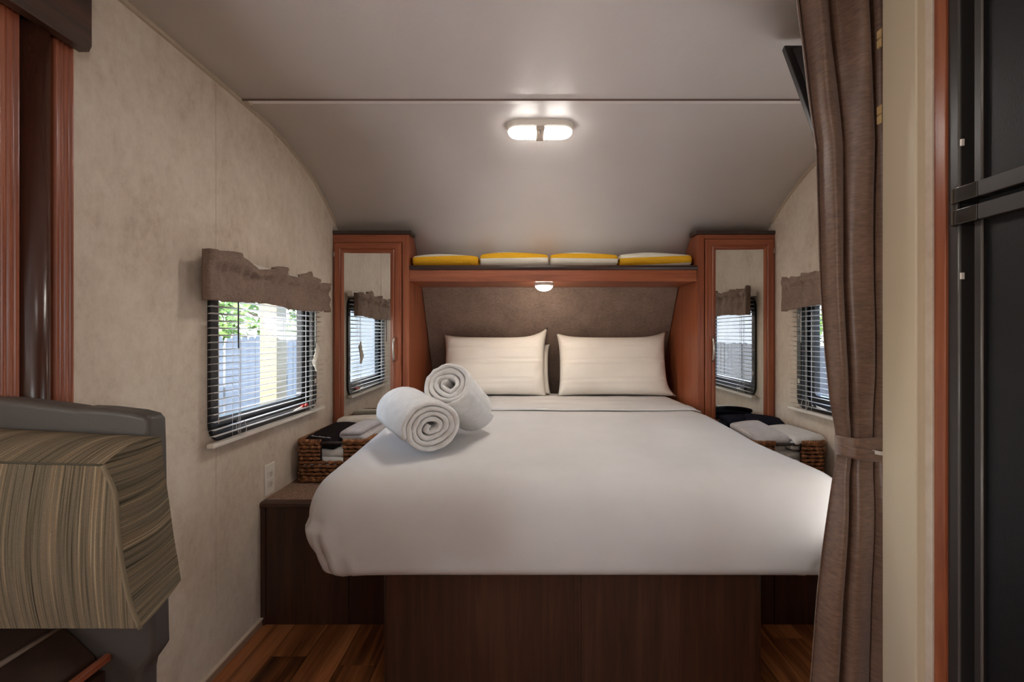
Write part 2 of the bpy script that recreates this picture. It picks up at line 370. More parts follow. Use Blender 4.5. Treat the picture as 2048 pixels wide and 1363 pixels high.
def wall_side(name, x, sgn, holes, yend=None):
    ys = sorted(set([a for a, b in PD if b > CAMH-1.0] + [h[0] for h in holes] + [h[1] for h in holes] + [3.41]))
    mb = MB()
    xo = x + sgn*.03
    for y0, y1 in zip(ys, ys[1:]):
        m = (y0+y1)/2; t0 = top_at(y0)+.008; t1 = top_at(y1)+.008
        segs = [(0, 0, t0, t1)]
        for (a, b, c, d) in holes:
            if a <= m <= b:
                segs = ([(0, 0, c, c)] if c > 0 else []) + [(d, d, t0, t1)]
        for (a0, a1, b0, b1) in segs:
            i = len(mb.v)
            mb.v += [(x, y0, a0), (x, y1, a1), (x, y1, b1), (x, y0, b0), (xo, y0, a0), (xo, y1, a1), (xo, y1, b1), (xo, y0, b0)]
            mb.f += [(i, i+1, i+2, i+3), (i+4, i+7, i+6, i+5), (i, i+4, i+5, i+1), (i+3, i+2, i+6, i+7), (i, i+3, i+7, i+4), (i+1, i+5, i+6, i+2)]
    return struct(mb.build(name, M_wall, origin=(0,0,0)))
WIN = (1.575, 2.305, .795, 1.305)
wl = wall_side('wall_left', XL, -1, [WIN, (-1.5, .895, 0, 1.74)])
wr = wall_side('wall_right', XR, 1, [WIN, (-1.9, -.9, .95, 1.5)])
struct(box(XL-.03, XR+.03, YB-.03, YB, 0, 1.97).build('wall_back', M_wall, origin=(0,0,0)))
# seam battens are parts of the left wall
box(XL, XL+.0016, 1.588, 1.603, .03, 1.953).build('seam_strip', M_wall, wl)
# slide-out bay beside the camera
bay = empty('wall_bay', (-1.3, -.3, 0)); struct(bay)
mb = MB()
mb.box(-1.62, -1.59, -1.53, .895, 0, .92).box(-1.62, -1.59, -1.53, .895, 1.5, 1.78).box(-1.62, -1.59, -1.53, -.9, .92, 1.5).box(-1.62, -1.59, -.40, .895, .92, 1.5)
mb.build('bay_back', M_wall, bay)
box(-1.62, XL-.03, -1.53, -1.5, 0, 1.78).build('bay_side', M_wall, bay); box(-1.62, XL-.03, .895, .925, 0, 1.78).build('bay_side', M_wall, bay)
box(-1.64, XL-.034, .9255, .934, 0, 1.80).build('cladding', mottled('pale_slide_out_cladding', [(.3, (176, 178, 178)), (.7, (186, 188, 188))], sc=2, rough=.6), bay)
box(-1.62, XL-.03, -1.53, .925, 1.74, 1.77).build('bay_ceiling', M_ceil, bay); box(-1.62, XL, -1.5, .895, .0, .05).build('bay_floor', M_sub, bay)
# floor with planks
fl = struct(box(XL-.03, XR+.03, YB-.03, 3.42, -.04, -.012).build('floor', M_sub, origin=(0,0,0)))
pw = .1275; nx = int(math.ceil((XR-XL)/pw)); plank_meshes = {}
x = XL+.004
jj = [1.645, 1.1, 1.42, 1.725, 1.25, 1.5, .95, 1.6, 1.35, 1.78, 1.05, 1.68, 1.3, 1.9, 1.45, 1.15, 1.74, 1.56, 1.2, 1.66]
for i in range(nx):
    w = min(pw, XR-.004-x)
    if w < .01: break
    j = jj[(i*7+4) % len(jj)] if i != 3 else 1.635
    ys = [-.45, j-1.1 if j-1.1 > -.3 else j-.7, j, 2.25]
    ys = sorted(y for y in ys if y >= -.45)
    for y0, y1 in zip(ys, ys[1:]):
        if y1-y0 < .08: continue
        key = (round(w, 4), round(y1-y0, 4))
        if key not in plank_meshes:
            b_ = box(0, w-.0014, 0, y1-y0-.0016, -.012, 0); o = b_.build('plank', M_plank, fl, bevel=.0012, seg=1); plank_meshes[key] = o
            o.location = (x, y0, 0)
            me = o.data
        else:
            o = plank_meshes[key].copy(); COL.objects.link(o); o.location = (x, y0, 0); o.parent = fl
    x += pw
box(XL+.004, XR-.004, YB, -.452, -.012, 0).build('plank', M_plank, fl); box(XL+.004, XR-.004, 2.252, 3.4, -.012, 0).build('plank', M_plank, fl)
for side, x0, x1 in (('left', XL, XL+.010), ('right', XR-.010, XR)):
    o = box(x0, x1, .93 if side == 'left' else 1.50, 1.855, 0, .026).build('baseboard_'+side, M_base, bevel=.003); struct(o)
    cap = o
    box(x0-.003 if side == 'right' else x0, x1+.003 if side == 'left' else x1, .93 if side == 'left' else 1.50, 1.855,   .0262, .0315).build('cap_strip', plain('pale_cap', (214, 196, 176), .5), o)
# ceiling edge mouldings and the ceiling seam
edge = [(a, b-.011) for a, b in PD if 1.0 <= a <= 2.60]
struct(sheet(edge, XL, XL+.010, .012).build('trim_1', M_trimw, smooth=False, origin=(0,0,0)))
struct(sheet(edge, XR-.010, XR, .012).build('trim_2', M_trimw, smooth=False, origin=(0,0,0)))
o = box(XL+.004, XR-.004, 1.722, 1.746, top_at(1.734)-.0042, top_at(1.734)+.001).build('trim_3', M_ceil, bevel=.001); struct(o)
box(XL+.004, XR-.004, 1.7185, 1.7215, top_at(1.72)-.006, top_at(1.72)+.001).build('seam_bead', plain('seam_brown', (112, 92, 84), .6), o)
box(XL+.0104, XL+.030, 1.7222, 1.752, top_at(1.735)-.0095, top_at(1.735)-.0043).build('end_clip', M_trimw, o, bevel=.0015)

# slide-out surround: cornice, fluted trims, dark half-round
tr = empty('trim_4', (-.99, .98, .0)); struct(tr, 'cherry fluted uprights and dark half-round post under a dark cornice')
def fluted(y0, y1):
    n = 26; poly = []
    for k in range(n+1):
        q = k/n; y = y0+(y1-y0)*q
        d = .004*abs(sin(q*PI*4)) if .12 < q < .88 else .004*min(1, min(q, 1-q)/.06)
        poly.append((XL+.028+d, y))
    poly = [(XL+.0005, y0)]+poly+[(XL+.0005, y1)]
    return MB().prism(poly, 'z', .03, 1.757)
fluted(1.012, 1.056).build('fluted_trim', M_wz, tr); fluted(.896, .943).build('fluted_trim', M_wz, tr)
poly = [(XL+.0005+.046*sin(PI*k/16), .9775-.0325*cos(PI*k/16)) for k in range(17)]
MB().prism(poly, 'z', .03, 1.757).build('half_round_post', M_gloss, tr, smooth=True)
mb = MB().prism([(XL+.0006, 1.757), (-.972, 1.757), (-.972, 1.730), (-.950, 1.730), (-.944, 1.742), (-.944, 1.945), (XL+.0006, 1.945)], 'y', -.4, 1.056)
mb.build('cornice', M_dy, tr)

# partition on the right with its cream post
struct(MB().box(.806, XR-.001, .956, 1.036, 0, 1.956).box(.7925, XR-.001, .9382, .9555, 0, 1.956).build('wall_partition', M_wall))
p = empty('trim_5', (.79, 1.0, 0)); struct(p, 'cream painted post at the bedroom doorway')
box(.7755, .8055, .9560, 1.0480, 0, 1.956).build('post', M_cream, p, bevel=.004, seg=3)
for (py0, py1) in ((58, 96), (210, 248)):
    h1 = CAMH+(672-py0)*1.055/967; h0 = CAMH+(672-py1)*1.055/967
    for k in range(2):
        a = h0+(h1-h0)*k/2
        MB().prism([(.776, a), (.776, a+(h1-h0)/2-.001), (.7735, a+(h1-h0)/2-.004), (.7735, a+.001)], 'y', 1.0485, 1.060).build('wooden_block', M_palewood, p)

# ------------------------------------------------------------------ windows
def rrect(y0, y1, z0, z1, r, n=6):
    out = []
    for cy, cz, a0 in ((y1-r, z1-r, 0), (y0+r, z1-r, 90), (y0+r, z0+r, 180), (y1-r, z0+r, 270)):
        for k in range(n+1):
            a = R(a0+90*k/n); out.append((cy+r*cos(a), cz+r*sin(a)))
    return out
def ring(mb, outer, inner, x0, x1):
    n = len(outer); i = len(mb.v)
    for x in (x0, x1):
        mb.v += [(x, a, b) for a, b in outer]; mb.v += [(x, a, b) for a, b in inner]
    for k in range(n):
        q = (k+1) % n
        for base_, fl_ in ((0, 0), (2*n, 1)):
            mb.f.append((i+base_+k, i+base_+q, i+base_+n+q, i+base_+n+k))
        mb.f.append((i+k, i+q, i+2*n+q, i+2*n+k)); mb.f.append((i+n+k, i+n+q, i+3*n+q, i+3*n+k))
    return mb
def window(name, x, s, label):
    """s=-1 left wall, +1 right wall (outward direction)"""
    o = empty(name, (x, 1.94, .77)); struct(o, label)
    Y0, Y1, Z0, Z1 = 1.545, 2.335, .765, 1.335
    ring(MB(), rrect(Y0, Y1, Z0, Z1, .06), rrect(Y0+.034, Y1-.034, Z0+.034, Z1-.034, .035), x-s*.012, x).build('frame', M_blk, o, bevel=.002)
    ring(MB(), rrect(Y0+.034, Y1-.034, Z0+.034, Z1-.034, .035), rrect(Y0+.040, Y1-.040, Z0+.040, Z1-.040, .03), x-s*.010, x+s*.05).build('frame_liner', M_blk2, o)
    ring(MB(), rrect(Y0+.040, Y1-.040, Z0+.040, Z1-.040, .03), rrect(Y0+.072, Y1-.10, Z0+.072, Z1-.072, .02), x+s*.014, x+s*.04).build('sash', M_blk, o, bevel=.002)
    box(min(x+s*.026, x+s*.030), max(x+s*.026, x+s*.030), Y0+.06, Y1-.085, Z0+.06, Z1-.06).build('pane', M_glass, o)
    for yy in (Y1-.17, Y1-.135):
        MB().tube([(x-s*.016, yy-.07, Z0+.022), (x-s*.018, yy, Z0+.030)], .0035, 6).build('latch_lever', M_white, o, smooth=True)
        MB().tube([(x-s*.018, yy, Z0+.030), (x-s*.019, yy+.016, Z0+.032)], .0065, 8).build('latch_knob', M_red if s < 0 else M_blk, o, smooth=True)
    for zz in (Z0+.12, Z1-.14):
        box(min(x-s*.0145, x-s*.012), max(x-s*.0145, x-s*.012), Y1-.026, Y1-.012, zz, zz+.022).build('clip', M_white, o, bevel=.001)
    return o
window('window_1', XL, -1, 'black framed window on the left wall looking onto a white fence')
window('window_2', XR, 1, 'black framed window on the right wall half behind the curtain')
# plain unseen windows added behind the camera to light the room (bay, right wall)
for nm, x0, x1, y0, y1, z0, z1 in (('window_3', -1.607, -1.603, -.9, -.40, .92, 1.5), ('window_4', XR+.01, XR+.014, -1.9, -.9, .95, 1.5)):
    o = empty(nm, ((x0+x1)/2, (y0+y1)/2, z0)); struct(o)
    box(x0, x1, y0+.001, y1-.001, z0+.001, z1-.001).build('pane', M_glass, o)
    for a, b, c, d in ((y0, y1, z0-.02, z0+.03), (y0, y1, z1-.03, z1+.02), (y0-.02, y0+.03, z0+.03, z1-.03), (y1-.03, y1+.02, z0+.03, z1-.03)):
        box(x0-.02 if x0 < 0 else x0-.05, x0-.001 if x0 < 0 else x0-.02, a, b, c, d).build('frame', M_blk, o)

# invented glazed door, hidden behind curtain and partition, added for the side fill
o = empty('added_door_1', (XR, 1.285, 0)); struct(o)
box(XR-.022, XR-.002, 1.075, 1.495, .02, 1.93).build('leaf', M_white, o, bevel=.002)
box(XR-.026, XR-.0225, 1.12, 1.45, .35, 1.82).build('pane', M_glass, o)
MB().lathe([(.018, 0), (.018, -.012), (.012, -.02)], (XR-.0265, 1.10, .95), 14, 'x').build('knob', M_chrome, o)

# ------------------------------------------------------------------ blinds
def blind(x, s, label, wand_y, tassel):
    o = empty('window_blind', (x, 1.9, .75)); tag(o, label, 'blind', 'white horizontal window blinds')
    Y0, Y1 = 1.513, 2.348; xc = x-s*.030
    box(xc-.014, xc+.014, Y0, Y1+.02, 1.338, 1.368).build('headrail', M_white, o, bevel=.002)
    zb = .757
    box(xc-.012, xc+.012, Y0, Y1+.015, zb, zb+.014).build('bottom_rail', M_white, o, bevel=.003)
    # the slat: thin, slightly crowned
    n = 23; z0 = .790; pitch = (1.318-z0)/n
    mb = MB()
    tilt = R(-7)*s
    def sl(u, v):
        a = (u-.5)*.025; return (a*cos(tilt), (Y0+.004+(Y1-Y0-.008)*v)-o.location[1], .0022*(1-(2*u-1)**2)+a*sin(tilt))
    mb.grid(sl, 4, 1)
    me = None
    for k in range(n+1):
        if me is None:
            q = mb.build('slat', M_slat, None, smooth=True, solid=.0006, origin=(0, 0, 0)); q.parent = o; me = q; q['org'] = tuple(o.location)
        else: q = me.copy(); COL.objects.link(q); q.parent = o
        q.location = (xc-x, 0, z0+k*pitch-.75)
        # the lowest slats rest a little unevenly
        if k < 3: q.rotation_euler = (R((-.25, .2, -.1)[k]), 0, 0)
    for yy in (Y0+.14, Y1-.14):
        for dx in (-.0135, .0135):
            MB().tube([(xc+dx, yy, zb+.01), (xc+dx, yy, 1.342)], .0008, 5).build('ladder_cord', M_cord, o)
        MB().tube([(xc, yy+.014, zb+.01), (xc, yy+.014, 1.342)], .0009, 5).build('lift_cord', M_cord, o)
        pts = smooth_path([(xc-s*.015, yy-.02, zb+.07), (xc-s*.018, yy-.03, zb+.045), (xc-s*.018, yy+.0, zb+.012), (xc-s*.017, yy+.03, zb+.03), (xc-s*.015, yy+.018, zb+.065)], 5)
        MB().tube(pts, .0009, 5).build('slack_cord', M_cord, o)
    MB().tube([(xc-s*.0165, wand_y, 1.335), (xc-s*.0175, wand_y, 1.07)], .0028, 6).build('tilt_wand', plain('clear_grey_wand', (96, 98, 104), .2), o, smooth=True)
    MB().tube([(xc-s*.0165, Y1-.112, 1.335), (xc-s*.0175, Y1-.110, 1.08)], .0013, 5).build('pull_cord', M_cord, o)
    # crumpled cloth bundle tied to the pull cord
    def tas(u, v):
        a = 2*PI*u; r = (.007, .016, .012, .015, .017, .013, .010)[min(6, int(v*6.99))]*(1+.25*sin(3*a+5*v))
        return (xc-s*.023+r*.6*cos(a), Y1-.110+r*1.15*sin(a)+.012*sin(2.2*PI*v), 1.078-.13*v)
    if tassel: MB().grid(tas, 14, 9, True).build('cord_tassel', plain('tassel_cloth', (206, 196, 180), .9), o, smooth=True)
    return o
blind(XL, -1, 'white slatted blind over the left wall window facing the fence', 1.635, True)
blind(XR, 1, 'white slatted blind over the right wall window beside the taupe curtain', 1.66, False)

# ------------------------------------------------------------------ valances
def valance(x, s, label, seed, lift, y0=1.448, y1=2.343):
    o = empty('window_valance', (x-s*.06, 1.88, 1.22)); tag(o, label, 'valance', 'gathered taupe window valances')
    L = .022; ret = .066
    T = L+(y1-y0)+L
    def fn(u, v):
        q = u*(T)                            # run along the path: return, front, return
        if q < L: y = y0+.006*(1-q/L); dx = ret-.024*(1-q/L)
        elif q > T-L: y = y1-.006*(1-(T-q)/L); dx = ret-.024*(1-(T-q)/L)
        else: y = y0+(q-L); dx = ret
        k = min(1, max(0, (q-L*.6)/.03))*min(1, max(0, (T-L*.6-q)/.03))
        near = sstep(y0+.30, y0, y)
        zt = CAMH+.250+lift+.010*sin(9*y+seed)+.013*sin(23*y+seed*2)+.012*sstep(-.05, .12, nz(y*9, seed))+.016*near
        zp = CAMH+.207+lift+.004*sin(17*y+seed)                     # rod pocket stitch line
        zb = CAMH+.112+lift*.5+.006*sin(11*y+seed)+.004*nz(y*20, seed)
        z = zt+(zp-zt)*min(1, v/.32) if v < .32 else zp+(zb-zp)*(v-.32)/.68
        gat = math.exp(-((v-.32)/.10)**2)
        fold = (.0065*sin(60*y+seed+3*nz(y*9, 3))+.008*nz(y*30, v*4+seed))*(1-.55*gat)+.007*gat*sin(130*y+seed+4*nz(y*12, 1))
        puff = .010*math.exp(-((v-.18)/.12)**2)-.008*gat+.010*(v if v > .32 else .32)
        if v < .06: fold *= 1.8
        return (x-s*(.003+dx+k*(fold+puff)), y+ (.003*nz(y*40, v*6, seed) if k > .9 else 0), z)
    MB().grid(fn, 190, 26).build('valance_cloth', M_val, o, smooth=True, solid=.0022)
    MB().tube([(x-s*.0515, y0+.030, CAMH+.214+lift), (x-s*.0515, y1-.030, CAMH+.214+lift)], .004, 8).build('curtain_rod', M_white, o, smooth=True)
    for yy in (y0+.12, y1-.12): box(min(x, x-s*.048), max(x, x-s*.048), yy-.004, yy+.004, CAMH+.207+lift, CAMH+.222+lift).build('rod_bracket', M_white, o)
valance(XL, -1, 'gathered taupe valance above the left wall window', 1.3, 0.0)
valance(XR, 1, 'gathered taupe valance above the right wall window beside the long curtain', 4.1, .03, 1.448, 2.36)

# ------------------------------------------------------------------ wardrobes, shelf, headboard
YW = 2.57; NSH = .475
def wardrobe(xa, xb, s, lift, label):
    """xa: wall side, xb: bed side; s=-1 left"""
    o = empty('wardrobe', ((xa+xb)/2, YW, NSH)); tag(o, label, 'wardrobe', 'mirrored cherry wardrobes beside the bed')
    x0, x1 = min(xa, xb)+.0012, max(xa, xb)
    zt = 1.648
    back = [(y-.004, h) for y, h in PD if NSH+.003 < h < zt]
    poly = [(YW, NSH+.002)]+[(YW, zt)]+[(y_at(zt)-.004, zt)]+back+[(y_at(NSH)-.004, NSH+.002)]
    # side panels and top kept as one carcass
    MB().prism(poly, 'x', x0, x1).build('carcass', M_wz, o)
    # face frame
    fz0 = NSH+.002
    fr = .004
    st = .030; sti = .036
    wx0, wx1 = (x0, x1)
    # crown
    pc = [(wx0, YW-.018), (wx1+(.014 if s < 0 else 0), YW-.018), (wx1+(.014 if s < 0 else 0), y_at(1.668)-.006), (wx0-(.014 if s > 0 else 0), y_at(1.668)-.006), (wx0-(.014 if s > 0 else 0), YW-.018)]
    pc = pc[:4] if s < 0 else [pc[4], pc[1], pc[2], pc[3]]
    MB().prism(pc, 'z', 1.6485, 1.669).build('crown', M_dark, o, bevel=.004, seg=3)
    # frame stiles / rail
    ia, ib = (x0+.010, x1-.036) if s < 0 else (x0+.036, x1-.010)       # door extents
    ztd = CAMH+.494+lift
    box(x0, ia-.001, YW-.010, YW-.0002, fz0, 1.648).build('face_stile', M_wz, o, bevel=.001)
    box(ib+.001, x1, YW-.010, YW-.0002, fz0, 1.648).build('face_stile', M_wz, o, bevel=.001)
    box(ia-.001, ib+.001, YW-.010, YW-.0002, ztd+.002, 1.648).build('face_rail', M_wx, o, bevel=.001)
    # door with mitred frame and mirror
    d0, d1 = ia+.002, ib-.002; dz0, dz1 = NSH+.02, ztd-.001
    ma, mb_ = (d0+.051, d1-.059) if s < 0 else (d0+.055, d1-.055)
    mz0, mz1 = dz0+.06, CAMH+.4386+lift
    door = empty('door', (o['org'][0], YW, NSH)); door.parent = o; door.location = Vector((0, 0, 0)); door['org'] = o['org']
    yf, yb = YW-.024, YW-.0115
    def mitre(a, b, c, d, mat):
        # a,b outer corners, c,d inner corners (x,z): profile steps from outer to inner
        m = MB(); rows = []
        for t, y in ((0, yf+.004), (.06, yf), (.55, yf), (.62, yf+.003), (.72, yf-.001), (.86, yf+.001), (.93, yf+.007), (1, yf+.008)):
            pa = (a[0]+(d[0]-a[0])*t, y, a[1]+(d[1]-a[1])*t); pb = (b[0]+(c[0]-b[0])*t, y, b[1]+(c[1]-b[1])*t); m.v += [pa, pb]
        n = len(m.v)//2
        for k in range(n-1): m.f.append((2*k, 2*k+1, 2*k+3, 2*k+2))
        i = len(m.v); m.v += [(a[0], yb, a[1]), (b[0], yb, b[1]), (c[0], yb, c[1]), (d[0], yb, d[1])]
        m.f += [(i, i+1, i+2, i+3), (0, 1, i+1, i), (2*n-2, i+3, i+2, 2*n-1)]
        m.f.append(tuple([i]+[2*k for k in range(n)]+[i+3])); m.f.append(tuple([i+1]+[2*k+1 for k in range(n)]+[i+2]))
        return m.build('door_frame', mat, door)
    O = [(d0, dz0), (d1, dz0), (d1, dz1), (d0, dz1)]; I = [(ma, mz0), (mb_, mz0), (mb_, mz1), (ma, mz1)]
    for k, mt in ((0, M_wx), (1, M_wz), (2, M_wx), (3, M_wz)):
        q = (k+1) % 4; mitre(O[k], O[q], I[q], I[k], mt)
    # mirror glass, turned a touch towards the side wall
    mm = box(-(mb_-ma)/2-.003, (mb_-ma)/2+.003, -.0008, .0012, mz0-.003, mz1+.003)
    ang = R(.72)*s*-1
    cx = (ma+mb_)/2
    mm.xf(lambda p: Vector((cx+p.x*cos(ang)-p.y*sin(ang), yf+.0098+p.x*sin(ang)+p.y*cos(ang), p.z)))
    mi = mm.build('mirror', M_mirror, door); mi['label'] = 'tall mirror panel'
    # bow handle
    hx = (1.0 if s < 0 else 0)
    hxx = (791-1048)*YW/967 if s < 0 else (1421-1048)*YW/967
    zt_, zb_ = CAMH-.008, CAMH-.128
    pts = smooth_path([(hxx, yf-.001, zt_), (hxx, yf-.016, zt_-.012), (hxx, yf-.024, (zt_+zb_)/2), (hxx, yf-.016, zb_+.012), (hxx, yf-.001, zb_)], 6)
    MB().tube(pts, .0062, 8).build('handle', M_chrome, door, smooth=True)
    for zz in (ztd-.05, NSH+.10):
        hx_ = d0-.001 if s < 0 else d1+.001
        MB().tube([(hx_, yf-.001, zz-.024), (hx_, yf-.001, zz)], .0035, 8).build('hinge', M_chrome, door, smooth=True)
    return o
XWL, XWR = (819-1048)*YW/967, (1393.5-1048)*YW/967
wardrobe(XL, XWL, -1, 0, 'cherry wardrobe with mirror door left of the bed by the outlet wall')
wardrobe(XR, XWR, 1, .018, 'cherry wardrobe with mirror door right of the bed near the curtain')
sh = empty('overhead_shelf', ((XWL+XWR)/2, YW, CAMH+.29)); tag(sh, 'cherry overhead shelf with dark edge bridging the two wardrobes', 'shelf')
a, b = XWL+.0012, XWR-.0012
ztop = CAMH+.375
MB().prism([(YW-.012, ztop-.022), (YW-.016, ztop-.011), (YW-.012, ztop), (YW+.03, ztop), (YW+.03, ztop-.022)], 'x', a-.0, b+.0).build('edge_nosing', M_dark, sh)
MB().prism([(YW+.0302, ztop-.022), (YW+.0302, ztop), (y_at(ztop)-.006, ztop), (y_at(ztop-.022)-.006, ztop-.022)], 'x', a, b).build('board', M_wx, sh)
box(a, b, YW-.006, YW+.016, CAMH+.290, ztop-.0225).build('apron', M_wx, sh, bevel=.002)
MB().prism([(YW+.0165, CAMH+.290), (YW+.0165, CAMH+.302), (y_at(CAMH+.302)-.024, CAMH+.302), (y_at(CAMH+.29)-.024, CAMH+.290)], 'x', a, b).build('underside_panel', M_wx, sh)
# headboard: padded panel following the sloping front wall
hp = [(y, h) for y, h in PD if .50 < h < CAMH+.300]
mb = MB()
hb = []
pr = [(y-.020, h) for y, h in hp]
mb = sheet(pr, XWL+.004, XWR-.004, .016)
tag(mb.build('headboard', M_head, bevel=.0), 'brown-grey upholstered headboard panel sloping behind the pillows', 'headboard')

# ------------------------------------------------------------------ lights
def ceiling_light(cx, cy, label, power):
    M_lens = emit_down('lit_lamp_lens', (255, 249, 241), power)
    zt = top_at(cy); sl = math.atan2(top_at(cy+.04)-top_at(cy-.04), .08)
    o = empty('ceiling_light', (cx, cy, zt)); tag(o, label, 'ceiling light', 'oval double ceiling lights')
    Lh, Wh = .094, .046
    def stad(L, w, n=14):
        out = []
        for cxx, a0 in ((L-w*1.0, -90), (-(L-w*1.0), 90)):
            for k in range(n+1):
                a = R(a0+180*k/n); out.append((cxx+w*1.0*cos(a), w*sin(a)))
        return out
    def place(mb): return mb.xf(lambda p: Vector((cx+p.x, cy+p.y*cos(sl)-p.z*sin(sl), zt+p.y*sin(sl)+p.z*cos(sl))))
    def loft(levels, L0, w0, sc):
        mb = MB(); n = None
        for z, k in levels:
            ring_ = stad(L0-k, w0-k); n = len(ring_); mb.v += [(x_, y_, z) for x_, y_ in ring_]
        for l in range(len(levels)-1):
            for q in range(n): mb.f.append((l*n+q, l*n+(q+1) % n, (l+1)*n+(q+1) % n, (l+1)*n+q))
        mb.f.append(tuple(range(n))); mb.f.append(tuple((len(levels)-1)*n+q for q in range(n-1, -1, -1))); return mb
    place(loft([(-.0012, 0), (-.016, 0), (-.022, .002), (-.026, .006)], .133, .052, 1)).build('base', M_white, o, smooth=False, bevel=.0)
    for s in (-1, 1):
        mb = MB(); nn = 10; w = .046
        # half-oval dome lens built as stacked outlines
        lv = [(-.0262, 0.0), (-.033, .0015), (-.038, .006), (-.041, .013), (-.0425, .022)]
        for z, k in lv:
            r = w-k; pts = [(s*.0185, -r), ] + [(s*(.127-w+0)+s*(r)*cos(R(-90+180*q/nn)), r*sin(R(-90+180*q/nn))) for q in range(nn+1)] + [(s*.0185, r)]
            mb.v += [(x_, y_, z) for x_, y_ in pts]
        n = nn+3
        for l in range(len(lv)-1):
            for q in range(n): mb.f.append((l*n+q, l*n+(q+1) % n, (l+1)*n+(q+1) % n, (l+1)*n+q))
        mb.f.append(tuple(range(n))); mb.f.append(tuple((len(lv)-1)*n+q for q in range(n-1, -1, -1)))
        place(mb).build('lens', M_lens, o, smooth=True)
    place(box(-.0175, .0175, -.049, .049, -.041, -.0262)).build('centre_bar', plain('warm_grey_plastic', (196, 180, 166), .5), o, bevel=.004)
    place(box(-.005, .005, -.040, -.024, -.045, -.0413)).build('switch', plain('switch_grey', (150, 138, 128), .5), o, bevel=.001)
    return o
ceiling_light((1080-1048)*1.92/967, 1.92, 'oval white double ceiling light glowing on the curved ceiling above the bed', K['main'])
ceiling_light(.10, .50, 'oval ceiling light added above the aisle as fill, out of view', K['aisle'])  # added lamp, never in view, brightens the bed and near wall
ceiling_light(.10, -1.40, 'oval ceiling light added as fill behind the camera above the kitchen', K['rear'])  # added lamp, unseen, lifts the room from the rear
pk = empty('puck_light', ((1088-1048)*2.66/967, 2.66, CAMH+.29)); tag(pk, 'small round white puck light glowing under the overhead shelf', 'light')
c = (pk.location[0], pk.location[1], CAMH+.29)
MB().lathe([(.030, -.0004), (.052, -.0004), (.052, -.012), (.048, -.015)], c, 28).build('base', M_white, pk)
MB().lathe([(.047, -.0152), (.045, -.022), (.037, -.031), (.024, -.038), (.010, -.041), (.002, -.0415)], c, 24).build('lens', M_puck, pk, smooth=True)

# ------------------------------------------------------------------ towels on the shelf
def folded(name, w, d, th, layers, mat, droop=0.0, flip=False):
    """towel folded in layers; path runs front-back; local origin bottom centre; x width"""
    path = []; half = d/2-th*.5
    for l in range(layers):
        z = th*.5+l*th; f = 1 if l % 2 == 0 else -1
        for k in range(9):
            y = -f*half+2*f*half*k/8; path.append((y, z))
        if l < layers-1:
            for k in range(1, 6):
                a = -PI/2+PI*k/6; path.append((f*half+f*th*.5*cos(a), z+th*.5+th*.5*sin(a)))
    n = 12; st = [(-w/2, .25), (-w/2+.002, .7), (-w/2+.007, .96)]+[(-w/2+w*k/n, 1) for k in range(1, n)]+[(w/2-.007, .96), (w/2-.002, .7), (w/2, .25)]
    mb = ribbon(path, th*.97, st)
    H = th*layers
    mb.xf(lambda p: Vector((p.y, -p.x if flip else p.x, p.z)))
    def df(p):
        q = p.z/H
        return Vector((p.x*(1+.02*nz(p.y*9, q*3)), p.y+.004*nz(p.x*12, q*5, 2), p.z*(1+.07*nz(p.x*7, p.y*7, layers))-droop*(abs(p.x)/(w/2))**3*q))
    return mb.xf(df)
spans = [(825, 957, .066), (960, 1097, .076), (1100, 1236, .074), (1239, 1383, .074)]
names = ['leftmost yellow and white striped towel folded on the overhead shelf', 'second striped towel from the left wardrobe on the overhead shelf, yellow band over white',
         'third striped towel from the left wardrobe on the overhead shelf, yellow band over white', 'rightmost yellow and white striped towel on the shelf with slanted yellow band']
for k, (p0, p1, h) in enumerate(spans):
    yc = 2.685; x0, x1 = (p0-1048)*2.61/967, (p1-1048)*2.61/967
    mb = folded('towel', x1-x0-.004, .15, h/2, 2, None, .010, True)
    mb.xf(lambda p: Vector(((x0+x1)/2+p.x, yc+p.y-.010*(p.z/h), ztop+.002+p.z)))
    tag(mb.build('folded_towel', striped_towel('striped_towel_%d' % k, k), smooth=True), names[k], 'towel', 'striped towels on the overhead shelf')

# ------------------------------------------------------------------ nightstands
def nightstand(xa, xb, s, label):
    o = empty('nightstand', ((xa+xb)/2, 1.87, 0)); tag(o, label, 'nightstand', 'built-in nightstands')
    x0, x1 = min(xa, xb)+.001, max(xa, xb)-.001; y0, y1 = 1.862, 3.30
    box(x0, x1, y0, y1, .0008, NSH-.022).build('body', M_dz, o)
    wx = .018
    sx0 = x0 if s < 0 else x1-wx
    box(sx0, sx0+wx, y0-.008, y0-.0002, .001, NSH-.023).build('front_stile', M_dz, o, bevel=.002)
    MB().prism([(y0-.014, NSH-.018), (y0-.010, NSH-.0215), (y0+.02, NSH-.0215), (y0+.02, NSH-.001), (y0-.004, NSH-.001), (y0-.012, NSH-.006)], 'x', x0, x1).build('edge_nosing', M_dx, o, smooth=False)
    box(x0, x1, y0+.0203, y1, NSH-.0215, NSH).build('carpet_top', M_carpet, o)
nightstand(XL, -.675, -1, 'dark wood nightstand with brown carpeted top below the wall outlet')
nightstand(XR, .965, 1, 'dark wood nightstand right of the bed behind the taupe curtain')

